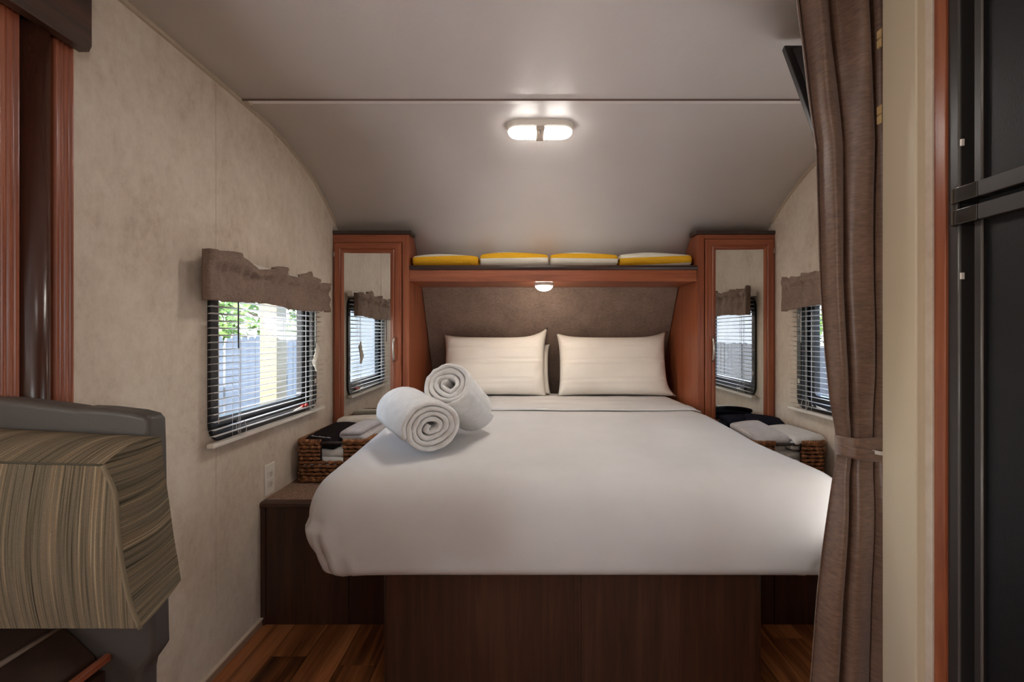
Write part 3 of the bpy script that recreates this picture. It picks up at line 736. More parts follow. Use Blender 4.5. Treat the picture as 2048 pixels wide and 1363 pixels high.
# ------------------------------------------------------------------ bed
bb = empty('bed_base', (.15, 1.47, 0)); tag(bb, 'dark walnut boxed bed base with centre seam under the white mattress', 'bed base')
bx0, bx1, by = (765-1048)*1.47/967, (1530-1048)*1.47/967, 1.47
xs = (1155-1048)*1.47/967
def rcorner(x0, x1, y0, y1, r, which):
    pts = []
    if which == 'r': pts = [(x0, y0)]+[(x1-r+r*sin(R(9*k)), y0+r-r*cos(R(9*k))) for k in range(11)]+[(x1, y1), (x0, y1)]
    else: pts = [(x0+r-r*cos(R(9*k)), y0+r-r*sin(R(9*k))) for k in range(11)]+[(x1, y0), (x1, y1), (x0, y1)]
    return pts
MB().prism(rcorner(bx0, xs-.012, by, by+.05, .018, 'l'), 'z', .0008, .384).build('front_panel', M_dz, bb)
MB().prism(rcorner(xs+.012, bx1, by, by+.05, .034, 'r'), 'z', .0008, .384).build('front_panel', M_dz, bb)
box(xs-.0112, xs+.0112, by+.002, by+.05, .0008, .384).build('seam_batten', M_dz, bb)
box(bx0, bx1, by+.0505, 1.95, .0008, .384).build('frame_box', M_dz, bb)
box(-.673, .963, 1.951, 3.28, .0008, .384).build('platform', M_dz, bb)
box(-.673, bx0-.001, 1.863, 1.9505, .0008, .384).build('side_panel', M_dz, bb); box(bx1+.001, .963, 1.863, 1.9505, .0008, .384).build('side_panel', M_dz, bb)
# mattress wrapped in the sheet
BX0, BX1, BY0, BY1, BZ0, BZ1 = -.662, .952, 1.392, 3.18, .386, .742
def bed_map(p):
    c = Vector(((BX0+BX1)/2, (BY0+BY1)/2, (BZ0+BZ1)/2)); e = Vector(((BX1-BX0)/2, (BY1-BY0)/2, (BZ1-BZ0)/2))
    rad = Vector((.13, .13, .15)) if p.z > 0 else Vector((.10, .10, .05))
    if p.y > 0: rad.y = .06
    q = Vector((p.x*e.x, p.y*e.y, p.z*e.z)); inn = Vector([max(-(e[k]-rad[k]), min(e[k]-rad[k], q[k])) for k in range(3)])
    d = Vector([(q[k]-inn[k])/rad[k] for k in range(3)])
    m = max(abs(d.x), abs(d.y), abs(d.z))
    if m > 1e-6:
        l = d.length; d = d*(m/l); q = Vector([inn[k]+d[k]*rad[k] for k in range(3)])
    w = c+q
    foot = sstep(2.3, 1.42, w.y); z = w.z
    # the top eases down towards the foot; the sides draw in under the mattress
    w.z -= .040*foot*max(0, (z-BZ0)/(BZ1-BZ0))
    low = sstep(.56, .39, z)
    w.x -= (.060*low*foot)*(1 if w.x > c.x else -1)*abs((w.x-c.x)/e.x)**4
    w.y += .020*low*(1 if w.y < 1.6 else 0)
    # gathered folds at the two foot corners
    for cx_, s in ((BX0, -1), (BX1, 1)):
        dd = math.hypot((w.x-cx_), (w.y-BY0))
        k = math.exp(-(dd/.13)**2)*sstep(.66, .46, z)
        if k > .01:
            a = math.atan2(w.y-(BY0+.2), (w.x-(cx_-s*.2))); f = k*(.012*sin(a*26+z*10)+.008*sin(a*47))
            w.x += s*f; w.y -= f*.6; w.z -= .012*k*sstep(.5, .4, z)*(1 if s < 0 else .3)
    if w.x > c.x: w.x += .062*sstep(1.90, 1.45, w.y)*((w.x-c.x)/e.x)**3
    k = sstep(2.30, 2.55, w.y); w.x = c.x+(w.x-c.x)*(1-k*(.062 if w.x < c.x else .044)/e.x)
    w.z += .004*nz(w.x*2.2, w.y*2.2, 5)*(1 if z > .6 else 0)
    if z < .40: w.z += .004+.005*nz(w.x*4, w.y*3, 1)
    return w
mb = MB()
def cubeface(fx, fy, n1, n2):
    mb.grid(lambda u, v: fx(2*u-1, 2*v-1), n1, n2)
nxg, nyg, nzg = 70, 80, 26
mb.grid(lambda u, v: Vector((2*u-1, 2*v-1, 1)), nxg, nyg); mb.grid(lambda u, v: Vector((2*u-1, 2*v-1, -1)), nxg, nyg)
mb.grid(lambda u, v: Vector((2*u-1, -1, 2*v-1)), nxg, nzg); mb.grid(lambda u, v: Vector((2*u-1, 1, 2*v-1)), nxg, nzg)
mb.grid(lambda u, v: Vector((-1, 2*u-1, 2*v-1)), nyg, nzg); mb.grid(lambda u, v: Vector((1, 2*u-1, 2*v-1)), nyg, nzg)
def wrap(p):   # spend more of the grid near the rounded edges
    f = lambda t: t*(1.22-.22*t*t) if abs(t) < 1 else t
    return Vector((f(p.x), f(p.y), f(p.z)))
mb.xf(lambda p: bed_map(wrap(p)))
# weld the seams
import bmesh
def weld(mb, d=1e-5):
    key = {}; remap = []; nv = []
    for p in mb.v:
        k = tuple(round(q/d/10) for q in p)
        if k not in key: key[k] = len(nv); nv.append(p)
        remap.append(key[k])
    mb.v = nv; mb.f = [tuple(remap[i] for i in f) for f in mb.f]; mb.f = [f for f in mb.f if len(set(f)) > 2]; return mb
weld(mb)
bed = mb.build('mattress', M_sheet, smooth=True); tag(bed, 'thick mattress wrapped in a smooth white fitted sheet', 'mattress')
def bed_top(x, y):
    e = .012
    z = BZ1-.040*sstep(2.3, 1.42, y)
    # rounded foot and side edges
    dy = max(0, (BY0+.13-y)/.13); dx = max(0, (BX0+.13-x)/.13, (x-(BX1-.13))/.13); r = min(1, math.hypot(dx, dy))
    return z-.15*(1-math.sqrt(max(0, 1-r*r)))
def fold_fn(u, v):
    x = -.575+1.45*u; y0 = 2.36+.012*sin(7*u)+.02*u; y = y0+(2.93-y0)*v
    r = .004*sin(v*22+3*u)*math.exp(-v*2.2)
    return (x, y, bed_top(x, y)+.009+r-(.006 if v < .02 else 0)+.003*nz(x*5, y*9))
MB().grid(fold_fn, 60, 40).build('turned_down_sheet', M_sheet, bed, smooth=True, solid=.004)

# pillows
def pillow(cx, yb, w, h, th, lean, yaw, seed, label, ear=(0, 0, 0, 0), creases=True, zb=None, group='ivory pillows at the headboard'):
    zb = zb if zb is not None else bed_top(cx, yb)+.012
    mb = MB()
    def face(sgn):
        def fn(u, v):
            a, b = 2*u-1, 2*v-1
            ed = (1-abs(a)**6)*(1-abs(b)**5); t = max(0, ed)**.5
            x = a*w/2*(1-.045*(1-abs(b)**3)*abs(a)**3-.0); z = b*h/2*(1-.05*(1-abs(a)**3)*abs(b)**3)
            for (sa, sb), e in zip(((-1, 1), (1, 1), (-1, -1), (1, -1)), ear):
                k = max(0, sa*a)**5*max(0, sb*b)**5; x += sa*e*k*(.25 if sb > 0 else .9); z += e*k if sb > 0 else 0
            y = -sgn*th/2*t
            if sgn > 0 and creases:
                for bz, amp in ((.12, .011), (-.52, .010), (.62, .007)):
                    dz = b-(bz+.05*a*sin(seed)); y += amp*math.exp(-(dz/.025)**2)*t - amp*.6*math.exp(-((dz+.06)/.05)**2)*t
                y += .006*nz(a*2.2+seed, b*2.5)*t + .004*nz(a*7+seed, b*3)*abs(a)**3*t
                y -= .006*math.exp(-((abs(a)-.86)/.05)**2)*sin(9*b+seed)*t*.8
            return Vector((x, y, z+h/2))
        return fn
    mb.grid(face(1), 56, 44); mb.grid(face(-1), 56, 44); weld(mb)
    cl, sl = cos(lean), sin(lean); cy_, sy_ = cos(yaw), sin(yaw)
    def T(p):
        y = p.y*cl+p.z*sl; z = p.z*cl-p.y*sl; x = p.x
        return Vector((cx+x*cy_-y*sy_, yb+x*sy_+y*cy_, zb+z))
    mb.xf(T); o = mb.build('pillow', M_pillow, smooth=True); return tag(o, label, 'pillow', group)
pillow(-.178, 2.880, .625, .372, .13, R(17), R(0), 1.0, 'ivory pillow left of centre with a pointed raised top corner, behind the towels', (.012, .062, 0, .0))
pillow(.535, 2.880, .665, .372, .13, R(17), R(-1.5), 2.6, 'ivory pillow on the right half of the bed beside the right wardrobe', (.022, .036, 0, .045))
pillow(-.135, 2.985, .60, .32, .05, R(17), R(0), 3.3, 'ivory pillow mostly hidden behind the left front pillow', (0, 0, 0, 0), False)

# ------------------------------------------------------------------ rolled towels
def roll(end1, end2, rad, turns, seed, label, spin=0, squash=.9):
    e1, e2 = Vector(end1), Vector(end2); L = (e2-e1).length; ax = (e2-e1).normalized()
    path = []; n = int(turns*30); r0 = .016
    for k in range(n+1):
        q = k/n; a = 2*PI*turns*q+spin; r = r0+(rad-.009-r0)*q**.92
        wob = 1+.16*(1-q)**1.2*sin(2*a+seed)+.06*(1-q)*sin(3*a+seed*2)
        path.append((r*wob*cos(a), r*wob*sin(a)))
    # inner crumpled fold
    inner = [(path[0][0]*.2-.004, path[0][1]*.2+.010), (path[0][0]*.1-.010, -.002)]
    path = inner[:1]+path
    pitch = (rad-.009-r0)/turns
    st = [(-.001, .25), (.0015, .62), (.006, .86), (.014, .95)]+[(L*k/10, .97) for k in range(1, 10)]+[(L-.014, .95), (L-.006, .86), (L-.0015, .62), (L+.001, .25)]
    mb = ribbon(path, pitch*.98, st)
    up = Vector((0, 0, 1)); sx = ax.cross(up).normalized(); sz = sx.cross(ax)
    def T(p):
        x, z = p.x, p.z*squash; rr = math.hypot(x, z)
        c = p.y + .010*nz(x*40+seed, z*40, 1)*(1 if abs(p.y) < .02 else 0) + (.012*(1-rr/rad)*(1 if p.y < .02 else 0))
        g = 1+.035*nz(p.y*9+seed, x*10, z*10)
        return e1+ax*c+sx*x*g+sz*z*g
    mb.xf(T); return tag(mb.build('rolled_towel', M_terry, smooth=True), label, 'towel', 'rolled white towels on the bed')
zA = bed_top(-.30, 1.64)
roll((-.302, 1.60, zA+.099), (-.475, 1.90, bed_top(-.45, 1.9)+.100), .106, 4.0, .7, 'white terry towel roll lying flat on the bed with its spiral end showing', R(200), .90)
roll((-.272, 1.715, .945), (-.205, 1.955, .812), .098, 3.6, 2.2, 'white terry towel roll propped up on the other roll', R(130), .95)

# ------------------------------------------------------------------ outlet
ol = empty('wall_outlet', (XL, 1.918, .485)); tag(ol, 'cream double wall outlet on the left wall above the nightstand', 'outlet')
yc, zc = 1.918, .546
box(XL+.0004, XL+.006, yc-.0355, yc+.0355, zc-.060, zc+.060).build('plate', M_white, ol, bevel=.003, seg=3)
for dz in (-.020, .020):
    r = box(XL+.0061, XL+.0085, yc-.0165, yc+.0165, zc+dz-.014, zc+dz+.014).build('receptacle', plain('receptacle_cream', (214, 204, 190), .4), ol, bevel=.0025, seg=2)
    for dy in (-.006, .006): box(XL+.0086, XL+.0090, yc+dy-.001, yc+dy+.001, zc+dz-.003, zc+dz+.006).build('slot', M_blk2, r)
    MB().lathe([(.0022, .0086), (.0022, .0090)], (XL, yc, zc+dz-.008), 10, 'x').build('slot', M_blk2, r)

# ------------------------------------------------------------------ baskets and their towels
def basket(x0, x1, y0, y1, label, nx0, nx1):
    z0 = NSH+.001; o = empty('woven_basket', ((x0+x1)/2, (y0+y1)/2, z0)); tag(o, label, 'basket', 'seagrass baskets on the nightstands')
    H = .178; rows = 10; rh = (H-.012)/rows; r = .0068
    def perim(inset, open_, step=.006):
        a0, a1, b0, b1 = x0+inset, x1-inset, y0+inset, y1-inset; c = .018
        corners = [(a0+c, b0), (a1-c, b0), (a1, b0+c), (a1, b1-c), (a1-c, b1), (a0+c, b1), (a0, b1-c), (a0, b0+c)]
        pts = []
        for i in range(8):
            p, q = corners[i], corners[(i+1) % 8]; L = math.hypot(q[0]-p[0], q[1]-p[1]); n = max(2, int(L/step))
            for k in range(n): pts.append((p[0]+(q[0]-p[0])*k/n, p[1]+(q[1]-p[1])*k/n))
        if not open_: return pts
        k = next(i for i, p in enumerate(pts) if p[0] > nx1 and abs(p[1]-b0) < 1e-6)
        rot = pts[k:]+pts[:k]; return [p for p in rot if not (abs(p[1]-b0) < 1e-6 and nx0 < p[0] < nx1)]
    for j in range(rows):
        op = j >= 5; pts = perim(.009, op); ph = PI*(j % 2)
        cx_, cy_ = (x0+x1)/2, (y0+y1)/2; P = []
        for k, (px, py) in enumerate(pts):
            am = .0026*sin(k*.006/.030*2*PI+ph); dx, dy = px-cx_, py-cy_
            if abs(dx)/(x1-x0) > abs(dy)/(y1-y0): nx_, ny_ = math.copysign(1, dx), 0
            else: nx_, ny_ = 0, math.copysign(1, dy)
            P.append((px+nx_*am, py+ny_*am, z0+.012+rh*(j+.5)+.0016*nz(k*.2, j*3)))
        MB().tube(P, r, 6, not op, lambda k: r*(1.10+.30*sin(k*1.1+j)+.22*nz(k*.35, j*7))).build('woven_strand', M_wick, o, smooth=True)
    for zz, op, nm in ((z0+.0095, False, 'base_rim'), (z0+H, True, 'rim')):
        pts = perim(.009, op, .003)
        MB().tube([(a, b, zz) for a, b in pts], .0095, 8, not op, lambda k: .0095*(1+.13*sin(k*1.9)+.08*nz(k*.4, 2))).build(nm, M_wick, o, smooth=True)
    # inner wall closes the gaps
    li = MB(); t = .004; i0 = .014
    li.box(x0+i0, x0+i0+t, y0+i0, y1-i0, z0+.004, z0+H).box(x1-i0-t, x1-i0, y0+i0, y1-i0, z0+.004, z0+H).box(x0+i0+t, x1-i0-t, y1-i0-t, y1-i0, z0+.004, z0+H)
    li.box(x0+i0+t, x1-i0-t, y0+i0, y0+i0+t, z0+.004, z0+H*.5).box(x0+i0+t, nx0, y0+i0, y0+i0+t, z0+H*.5, z0+H).box(nx1, x1-i0-t, y0+i0, y0+i0+t, z0+H*.5, z0+H)
    li.box(x0+i0+t, x1-i0-t, y0+i0+t, y1-i0-t, z0+.004, z0+.008)
    li.build('inner_wall', plain('dark_basket_core', (52, 32, 20), .8), o)
    for yy in (y0+.009, y1-.009):
        MB().tube([(nx0-.012, yy, z0+H-.006), (nx1+.012, yy, z0+H-.006)], .0062, 10).build('handle_rod', plain('dark_handle_rod', (50, 40, 36), .4), o, smooth=True)
    return o
basket(-.990, -.676, 2.088, 2.52, 'seagrass basket of towels on the left nightstand under the blind', -.880, -.786)
basket(.972, 1.300, 2.060, 2.52, 'seagrass basket of towels on the right nightstand', 1.075, 1.185)
def stow(mat, cx, cy, z, w, d, th, layers, yaw, pitch, rollx, label, group, swap=False):
    mb = folded('towel', w, d, th, layers, None, .004)
    m = Matrix.Translation((cx, cy, z)) @ Matrix.Rotation(yaw, 4, 'Z') @ Matrix.Rotation(pitch, 4, 'X') @ Matrix.Rotation(rollx, 4, 'Y')
    if swap: m = m @ Matrix.Rotation(R(90), 4, 'Z')
    mb.xf(lambda p: m @ p); return tag(mb.build('folded_towel', mat, smooth=True), label, 'towel', group)
gL, gR = 'towels in the left basket', 'towels in the right basket'
stow(M_terry, -.833, 2.30, NSH+.012, .26, .37, .031, 4, 0, 0, 0, 'white towel at the bottom of the left basket, seen through the handle notch', gL)
dk = stow(M_black, -.882, 2.262, .634, .165, .27, .019, 2, R(-14), R(8), R(3), 'dark towel with white stitched lettering on top of the left basket', gL)
stow(M_terryg, -.738, 2.262, .618, .200, .115, .021, 4, R(-16), R(7), R(-4), 'pale grey folded towel on top of the left basket beside the bed', gL, True)
stow(M_terryc, -.80, 2.445, .634, .255, .10, .024, 3, R(3), R(0), 0, 'cream folded towel at the back of the left basket by the mirror', gL)
stow(M_terry, 1.137, 2.29, NSH+.012, .27, .40, .031, 4, 0, 0, 0, 'white towel at the bottom of the right basket under the others', gR)
stow(M_terry, 1.205, 2.185, .624, .155, .20, .022, 3, R(14), R(3), 0, 'thick white folded towel at the front of the right basket over its rim', gR)
stow(M_terryg, 1.06, 2.20, .622, .150, .22, .025, 3, R(8), R(8), R(-3), 'pale grey towel in the right basket next to the mattress', gR)
stow(M_navy, 1.175, 2.375, .640, .17, .13, .023, 3, R(-10), R(10), R(8), 'navy folded towel on top of the right basket in front of the mirror', gR)
stow(M_navy, 1.08, 2.460, .640, .15, .085, .022, 3, R(5), R(4), R(0), 'navy folded towel at the back of the right basket', gR)
# stitched lettering on the dark towel (too small to read in the photograph: a run of stitches)
mm = Matrix.Translation((-.882, 2.262, .634)) @ Matrix.Rotation(R(-14), 4, 'Z') @ Matrix.Rotation(R(8), 4, 'X') @ Matrix.Rotation(R(3), 4, 'Y')
mb = MB(); z_ = .0395; y_ = -.100; xx = -.052
for w_, h_ in ((.003, .011), (.014, .003), (.010, .003), (.002, .010), (.006, .004), (.005, .006), (.003, .006), (.008, .003), (.002, .010), (.002, .009), (.002, .006), (.003, .005)):
    mb.box(xx, xx+w_, y_, y_+h_, z_, z_+.0012); xx += w_+.0034
mb.xf(lambda p: mm @ p); mb.build('stitched_lettering', M_thread, dk)

# ------------------------------------------------------------------ curtain on the doorway
cu = empty('curtain', (.72, 1.10, .03)); tag(cu, 'long taupe curtain tied back beside the cream doorway post', 'curtain')
ZC = 1.105
def hpx(py): return CAMH+(672-py)*ZC/967
def xpx(px): return (px-1048)*ZC/967
LE = [(0, 1600), (90, 1612), (200, 1625), (290, 1638), (400, 1641), (560, 1646), (700, 1656), (800, 1666), (860, 1677), (915, 1681), (950, 1673), (1030, 1661), (1100, 1651), (1180, 1641), (1240, 1636), (1300, 1632), (1363, 1627), (1640, 1612)]
LE = [(hpx(a), xpx(b)) for a, b in LE][::-1]
htie = hpx(892)
def curtain(u, v):
    h = 1.925+(.035-1.925)*v
    if h > LE[-1][0]: xl = LE[-1][1]-(h-LE[-1][0])*.12
    else: xl = interp(h, LE)
    xr = .850
    d = abs(h-htie); pin = math.exp(-(d/.13)**2)
    amp = .034*(1-.66*pin)*min(1, u*9)
    w = u; wu = u+.055*sin(2*PI*u+.6)-.031
    ph = PI*(3.7*wu+.32)+.28*sin(1.7*h+.4)+.22*nz(u*3, h*1.6)
    hill = abs(cos(ph))**.62                                     # broad hills, narrow valleys
    f2 = .16*sin(3*ph+2*h)+.22*nz(u*5, h*2.2, 7)
    drop = .30*sstep(1.60, 1.85, h)*sin(2*PI*5*u)
    y = ZC+.012+amp*(1.05-2.1*hill+f2+drop)+.003*nz(u*9, h*4, 3)*min(1, u*9)
    x = xl+(xr-xl)*w+.008*sin(2*ph)*(1-.6*pin)*min(1, u*6)*min(1, (1-u)*6)
    return (x, y, h)
MB().grid(curtain, 130, 130).build('curtain_panel', M_curt, cu, smooth=True, solid=.0016)
MB().tube([(.50, ZC+.012, 1.935), (XR-.003, ZC+.012, 1.935)], .008, 10).build('curtain_rod', M_white, cu, smooth=True)
def band(p0, p1, wl_, wr_, yo, name, mat):
    """strap across the front of the bunched curtain; p0,p1 (px,py) of its centre line ends"""
    def fn(u, v):
        px = p0[0]+(p1[0]-p0[0])*u; py = p0[1]+(p1[1]-p0[1])*u+4*sin(PI*u); w = wl_+(wr_-wl_)*u
        wrap_ = math.sqrt(max(0, 1-(2*u-1)**2))
        bul = -.036*min(1, wrap_*1.35)
        return (xpx(px), ZC+.012+bul+yo-.002*sin(9*u), hpx(py+(v-.5)*w))
    MB().grid(fn, 30, 5).build(name, mat, cu, smooth=True, solid=.002)
band((1674, 884), (1800, 878), 28, 34, -.004, 'tieback', M_curt)
band((1674, 896), (1800, 908), 24, 18, -.0075, 'tieback', M_curt)
band((1722, 896), (1800, 896), 7, 10, -.0105, 'elastic_strip', plain('white_ribbed_elastic', (204, 196, 186), .8))

# ------------------------------------------------------------------ television behind the curtain
tv = empty('television', (.95, 1.18, 1.40)); tag(tv, 'dark flat television tilted down on the partition, seen from behind the curtain', 'television')
ptop = Vector((.7347, 1.369, 1.930)); dirv = Vector((0, -.169, -.347)).normalized()
nrm = Vector((0, -dirv.z, dirv.y)).normalized()          # points towards the bed
if nrm.y < 0: nrm = -nrm
Ht = .42; Wt = .43
def tvp(a, b, c): return ptop+Vector((1, 0, 0))*a+dirv*b+nrm*c
def tvbox(a0, a1, b0, b1, c0, c1, ta=0):
    mb = MB(); i = 0
    for c, t in ((c0, ta), (c1, 0)):
        mb.v += [tuple(tvp(*q, c)) for q in ((a0+t, b0+t), (a1-t, b0+t), (a1-t, b1-t), (a0+t, b1-t))]
    mb.f += [(0, 1, 2, 3), (7, 6, 5, 4), (0, 4, 5, 1), (1, 5, 6, 2), (2, 6, 7, 3), (3, 7, 4, 0)]; return mb
tvbox(0, Wt, 0, Ht, -.004, .012).build('bezel', M_tv, tv, bevel=.003)
tvbox(.016, Wt-.016, .016, Ht-.016, -.028, -.0042, .018).build('back_shell', M_tv, tv, bevel=.004)
tvbox(.012, Wt-.012, .012, Ht-.02, .0121, .0132).build('screen', M_tvs, tv)
c0 = tvp(.25, .24, -.028)
MB().tube([tuple(c0), (c0.x, 1.06, c0.z+.0), (c0.x, 1.037, c0.z)], .014, 8).build('wall_mount', M_tv, tv)
box(c0.x-.05, c0.x+.05, 1.0362, 1.044, c0.z-.06, c0.z+.06).build('mount_plate', M_tv, tv, bevel=.002)

# ------------------------------------------------------------------ refrigerator and its cherry side panel
tag(box(.795, XR-.002, .9125, .9378, 0.001, 1.955).build('cabinet_panel', M_wz, bevel=.0015), 'cherry wood side panel standing between the cream post and the refrigerator', 'panel')
rf = empty('refrigerator', (1.05, .65, 0)); tag(rf, 'black two-door refrigerator at the right edge of the picture', 'refrigerator')
XF = .800
zg = CAMH+.237
box(XF+.036, XR-.003, .30, .9115, .002, 1.85).build('body', M_fr, rf)
MB().prism([(XF+.035, .9115), (XF, .9115), (XF, .892), (XF+.0035, .8885), (XF+.035, .8885)], 'z', .002, 1.85).build('frame_stile', M_fr, rf)
MB().tube([(XF+.002, .8905, .01), (XF+.002, .8905, 1.84)], .0024, 8).build('frame_bead', plain('grey_bead', (92, 88, 84), .3), rf, smooth=True)
for nm, z0, z1 in (('door', zg+.016, 1.80), ('door', .10, zg-.016)):
    d = empty(nm, (rf['org'][0], rf['org'][1], 0)); d.parent = rf; d.location = (0, 0, 0); d['org'] = rf['org']
    MB().prism([(XF+.034, .8605), (XF+.004, .8605), (XF, .8585), (XF, .846), (XF+.034, .846)], 'z', z0, z1).build('door_edge', M_fr, d)
    MB().tube([(XF+.0005, .8445, z0), (XF+.0005, .8445, z1)], .0022, 8).build('edge_bead', plain('grey_bead_2', (100, 94, 88), .3), d, smooth=True)
    box(XF+.006, XF+.034, .33, .8425, z0, z1).build('door_panel', M_frd, d)
    up = nm == 'door' and z0 > 1
    a, b = (zg+.006, zg+.034) if up else (zg-.034, zg-.006)
    pts = [(XF+.033, .902), (XF+.004, .902), (XF-.006, .899), (XF-.012, .892), (XF-.013, .880), (XF-.0115, .842), (XF+.033, .842)]
    MB().prism(pts, 'z', a, b).build('end_cap', M_frc, d, bevel=.002)
    MB().prism([(XF+.0335, .8416), (XF-.011, .8416), (XF-.010, .33), (XF+.0335, .33)], 'z', a, b).build('handle_trim', M_fr, d, bevel=.002)
MB().lathe([(.006, -.0058), (.006, .0058)], (XF-.001, .892, zg), 12).build('hinge_pin', M_frc, rf)
box(XF+.010, XF+.0345, .34, .86, zg-.0055, zg+.0055).build('hinge_rail', M_blk2, rf)
for py in (283, 551):
    z = CAMH+(672-py)*.882/967; 
    box(XF+.0005, XF+.0060, .8845, .8880, z-.006, z+.006).build('white_clip', M_white, rf)

# ------------------------------------------------------------------ dinette bench at the left edge
dn = empty('dinette_bench', (-.85, .7, .05)); tag(dn, 'grey and brown vinyl dinette bench in the left foreground', 'bench')
def px2(px, py, z): return ((px-1048)*z/967, CAMH-(py-672)*z/967)
# grey vinyl backrest slab
ZS = .842
out = [(-1.38, CAMH-.10)]
for q in ((0, 798), (90, 808), (140, 815), (150, 818), (160, 815), (200, 817), (261, 824), (288, 831), (297, 842), (299, 900), (302, 1100), (305, 1290), (306, 1308), (300, 1318), (283, 1342), (279, 1363)):
    out.append(px2(q[0], q[1], ZS))
out += [(px2(279, 1363, ZS)[0], .06), (-1.38, .06)]
out = [out[0]]+[(a, b) for a, b in out[1:] if a > -1.39]
MB().prism(out, 'y', ZS, .888).build('backrest', M_grey, dn, bevel=.010, seg=4)
# seat cushion, piping, wooden rail, plinth
dS = .5; hS = CAMH-dS
poly = [(-1.38, hS), (-.815, hS), (-.800, hS-.004), (-.790, hS-.012), (-.770, hS-.03), (-.745, hS-.055), (-.738, hS-.08), (-1.38, hS-.08)]
MB().prism(poly, 'y', .30, ZS-.002).build('seat_cushion', M_brown, dn, smooth=True, bevel=.002)
MB().tube([(-.797, .30, hS+.001), (-.797, ZS-.004, hS+.001)], .0042, 8).build('piping', M_pipe, dn, smooth=True)
box(-.727, -.716, .30, ZS-.002, hS-.062, hS-.050).build('rail', M_wy, dn, bevel=.002)
MB().box(-1.38, -.728, .30, ZS-.002, .06, hS-.081).build('plinth', M_dz, dn)
# striped cushion leaning on the backrest
cs = empty('striped_cushion', (-.8, .76, .68)); tag(cs, 'beige and brown striped cushion against the grey bench backrest', 'cushion')
ZF, ZB = .702, .832
fe = [(0, (205, 930)), (.05, (213, 945)), (.17, (232, 985)), (.40, (240, 1062)), (.62, (250, 1135)), (.82, (262, 1202)), (1, (280, 1256))]
be = [(0, (322, 873)), (.25, (330, 945)), (.45, (338, 1000)), (.73, (349, 1080)), (.9, (357, 1125)), (1, (362, 1160))]
def edge_pt(tab, t, z):
    P = [(a, px2(q[0], q[1], z)) for a, q in tab]; n = len(P)
    for k in range(n-1):
        if t <= P[k+1][0] or k == n-2:
            a, b = P[k][0], P[k+1][0]; f = (t-a)/(b-a); out = []
            for c in (0, 1):
                y0, y1 = P[k][1][c], P[k+1][1][c]
                m0 = (P[k+1][1][c]-P[max(k-1, 0)][1][c])/(P[k+1][0]-P[max(k-1, 0)][0]); m1 = (P[min(k+2, n-1)][1][c]-P[k][1][c])/(P[min(k+2, n-1)][0]-P[k][0])
                out.append((2*f**3-3*f*f+1)*y0+(f**3-2*f*f+f)*(b-a)*m0+(-2*f**3+3*f*f)*y1+(f**3-f*f)*(b-a)*m1)
            return out
XLc = -1.30
def front(u, v):     # u left->right, v top->bottom
    xr, h = edge_pt(fe, v, ZF); x = XLc+(xr-XLc)*u; r = (x-XLc)/(xr-XLc)
    hh = h+(.018 if v < .5 else -.004)*(1-r)*(1-v)
    y = ZF-.014*sin(PI*v)*(1-u**8)-.004*sin(PI*v)
    return (x+0*(1-u), y, hh)
def back(u, v):
    xr, h = edge_pt(be, v, ZB); return (XLc+(xr-XLc)*u, ZB, h+.035*(1-u)*(1-v)-.03*(1-u)*v*.0)
def side(u, v):      # u front->back
    a = Vector(front(1, v)); b = Vector(back(1, v)); p = a.lerp(b, u); p.x += .010*sin(PI*u)*sin(PI*min(1, v*1.2)); p.z += .012*sin(PI*u)*(1-v)**3-.004*sin(PI*u)*v**3; return p
def topf(u, v):
    a = Vector(front(u, 0)); b = Vector(back(u, 0)); p = a.lerp(b, v); p.z += .012*sin(PI*v); return p
def botf(u, v):
    a = Vector(front(u, 1)); b = Vector(back(u, 1)); p = a.lerp(b, v); p.z -= .004*sin(PI*v); return p
mb = MB(); mb.grid(front, 50, 24); mb.grid(topf, 50, 12); mb.grid(botf, 50, 8); mb.grid(back, 10, 10)
mb.build('cover', M_strx, cs, smooth=True)
MB().grid(side, 14, 26).build('side_panel', M_strz, cs, smooth=True)
MB().tube([tuple(Vector(front(1, k/30))+Vector((.001, -.001, 0))) for k in range(31)], .0032, 7).build('piping', plain('olive_beige_piping', (112, 98, 76), .9), cs, smooth=True)
MB().tube([tuple(Vector(front(k/40, 0))+Vector((0, -.0005, .0005))) for k in range(41)], .0016, 6).build('seam', plain('dark_olive_seam', (66, 60, 44), .9), cs, smooth=True)

# ------------------------------------------------------------------ outdoors
GZ = -.62
g = MB()
n = 40
def gf(u, v):
    x = -18+36*u; y = -20+40*v; return (x, y, GZ+.03*nz(x*.7, y*.7))
tag(g.grid(gf, 60, 60).build('ground', M_ground, smooth=True), kind='structure')
def fence(name, x, y0, y1, ztop_, bw, mat, label, face, seed):
    rnd = random.Random(seed); o = empty(name, (x, (y0+y1)/2, GZ)); tag(o, label, 'fence')
    y = y0; proto = None
    mbp = MB().prism([(-bw/2, 0), (bw/2, 0), (bw/2, 1-.02), (bw*.32, 1), (-bw*.32, 1), (-bw/2, 1-.02)], 'x', -.009, .009)
    while y < y1:
        if proto is None: q = mbp.build('board', mat, None, origin=(0, 0, 0)); q.parent = o; proto = q
        else: q = proto.copy(); COL.objects.link(q); q.parent = o
        q.location = (rnd.uniform(-.006, .006), y-(y0+y1)/2, .02); q.scale = (1, 1, ztop_-GZ-.02+rnd.uniform(-.02, .02)); q.rotation_euler = (R(rnd.uniform(-.6, .6)), 0, 0)
        y += bw+.006
    for zz in (.35, 1.25): box(min(x+face*.012, x+face*.05), max(x+face*.012, x+face*.05), y0, y1, GZ+zz, GZ+zz+.09).build('rail', mat, o)
    return o
fence('board_fence', -2.45, 2.6, 7.4, CAMH+.0, .11, M_fence, 'pale weathered board fence seen through the left window', -1, 3)
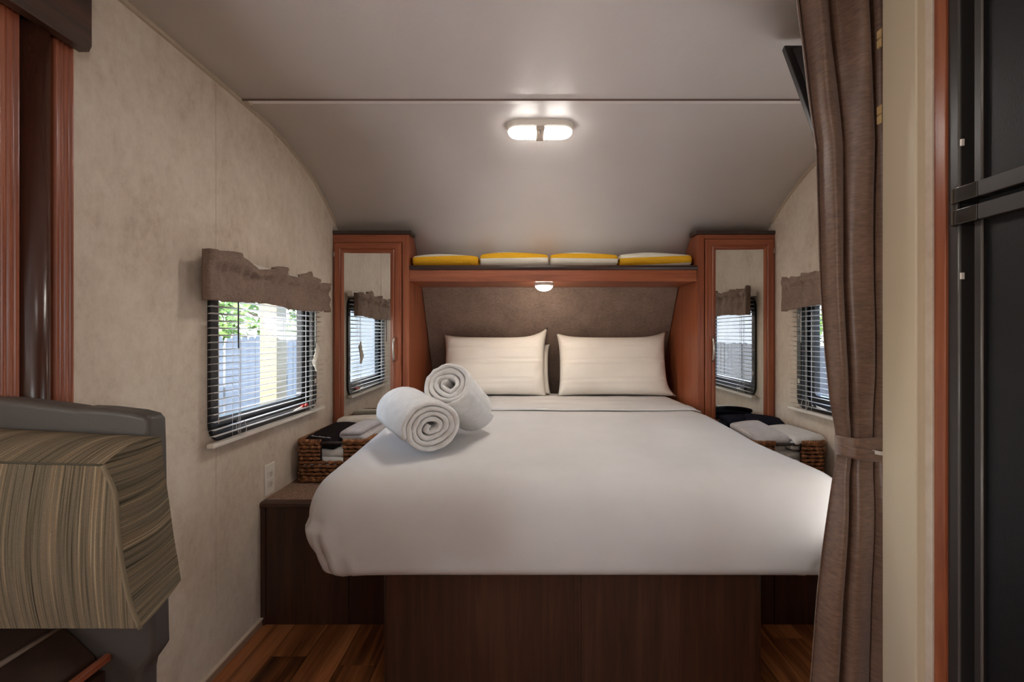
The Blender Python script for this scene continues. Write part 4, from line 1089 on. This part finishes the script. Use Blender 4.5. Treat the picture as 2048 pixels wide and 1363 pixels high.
fence('board_fence', 3.4, -4.6, 8.6, CAMH-.12, .14, M_dfence, 'dark grey board fence seen through the right window', 1, 5)
# sheds / houses
hs2 = empty('house', (7.2, -2.5, GZ)); tag(hs2, 'pale grey neighbouring house wall reflected in the right mirror', 'house')
box(6.0, 9, -17, 1.2, GZ, 3.0).build('wall', M_house, hs2)
MB().prism([(5.7, 3.0), (9.3, 3.0), (7.5, 4.2)], 'y', -17.3, 1.5).build('roof', M_dfence, hs2)
for (px_, py_, lab) in ((-1.64, 3.10, 'cream carport post outside the left window'), (1.98, 1.10, 'cream carport post outside the right window, seen in the right mirror')):
    o = empty('carport_post', (px_, py_, GZ)); tag(o, lab, 'post', 'cream carport posts')
    box(px_-.055, px_+.055, py_, py_+.13, GZ+.02, 3.0).build('upright', M_post2, o, bevel=.004); box(px_-.09, px_+.09, py_-.035, py_+.165, GZ-.03, GZ+.019).build('foot_plate', M_dfence, o)
def tree(x, y, h, rx, rz, nleaf, seed, label, name='leafy_tree'):
    rnd = random.Random(seed); o = empty(name, (x, y, GZ)); tag(o, label, 'tree', 'trees outside the windows')
    MB().tube(smooth_path([(x, y, GZ-.05), (x+.05, y+.03, GZ+h*.3), (x-.04, y, GZ+h*.6), (x+.03, y-.05, GZ+h*.85)], 4), .05, 7, False, lambda k: .055*(1-k/16)).build('trunk', M_bark, o, smooth=True)
    for k in range(5):
        a = rnd.uniform(0, 2*PI); zz = GZ+h*rnd.uniform(.4, .8)
        MB().tube([(x, y, zz), (x+rx*.5*cos(a), y+rx*.5*sin(a), zz+rz*.25), (x+rx*.9*cos(a), y+rx*.9*sin(a), zz+rz*.3)], .015, 5, False, lambda k: .018-.006*k).build('branch', M_bark, o, smooth=True)
    mb = MB(); cz = GZ+h-rz*.6
    for k in range(nleaf):
        while True:
            p = Vector((rnd.uniform(-1, 1), rnd.uniform(-1, 1), rnd.uniform(-1, 1)))
            if p.length < 1 and rnd.random() < p.length+.2 and nz(p.x*2.5+seed, p.y*2.5, p.z*2.5) > -.12: break
        c = Vector((x+p.x*rx, y+p.y*rx, cz+p.z*rz)); s = rnd.uniform(.03, .065)
        u = Vector((rnd.gauss(0, 1), rnd.gauss(0, 1), rnd.gauss(0, .5))).normalized(); w = u.cross(Vector((rnd.gauss(0, 1), rnd.gauss(0, 1), rnd.gauss(0, 1)))).normalized()
        i = len(mb.v); mb.v += [tuple(c-u*s), tuple(c+w*s*.45+Vector((0, 0, s*.12))), tuple(c+u*s), tuple(c-w*s*.45+Vector((0, 0, s*.12)))]; mb.f.append((i, i+1, i+2, i+3))
    f = mb.build('foliage', M_leaf, o); f['kind'] = 'stuff'
tree(-3.1, 4.3, 2.6, .62, .75, 1500, 1, 'green leafy tree behind the fence at the left edge of the left window')
tree(-3.2, 6.2, 2.9, .75, .85, 1700, 2, 'green leafy tree behind the fence right of the post in the left window')
tree(4.6, 7.6, 3.1, 1.0, 1.0, 2200, 3, 'green leafy tree above the dark fence in the right window')
tree(4.2, -1.2, 3.3, .8, .7, 1200, 4, 'thin leafy tree reflected in the right mirror')
def agave(x, y, seed, label):
    rnd = random.Random(seed); o = empty('agave_plant', (x, y, GZ)); tag(o, label, 'plant', 'agave plants by the dark fence')
    for k in range(14):
        a = 2*PI*k/14+rnd.uniform(-.2, .2); L = rnd.uniform(.7, 1.15); el = rnd.uniform(.75, 1.3)
        P = [(x+cos(a)*L*t*cos(el)*(1+.2*t), y+sin(a)*L*t*cos(el)*(1+.2*t), GZ+.02+L*t*sin(el)*(1-.15*t)) for t in (0, .2, .4, .6, .8, 1)]
        MB().tube(P, .05, 5, False, lambda k: (.04, .06, .055, .045, .028, .004)[k], .35).build('leaf', M_leaf2, o, smooth=True)
agave(2.35, -1.9, 1, 'pale agave plant by the dark fence, nearer the house, seen in the right mirror')
agave(2.30, -.7, 2, 'pale agave plant by the dark fence beside the carport post')
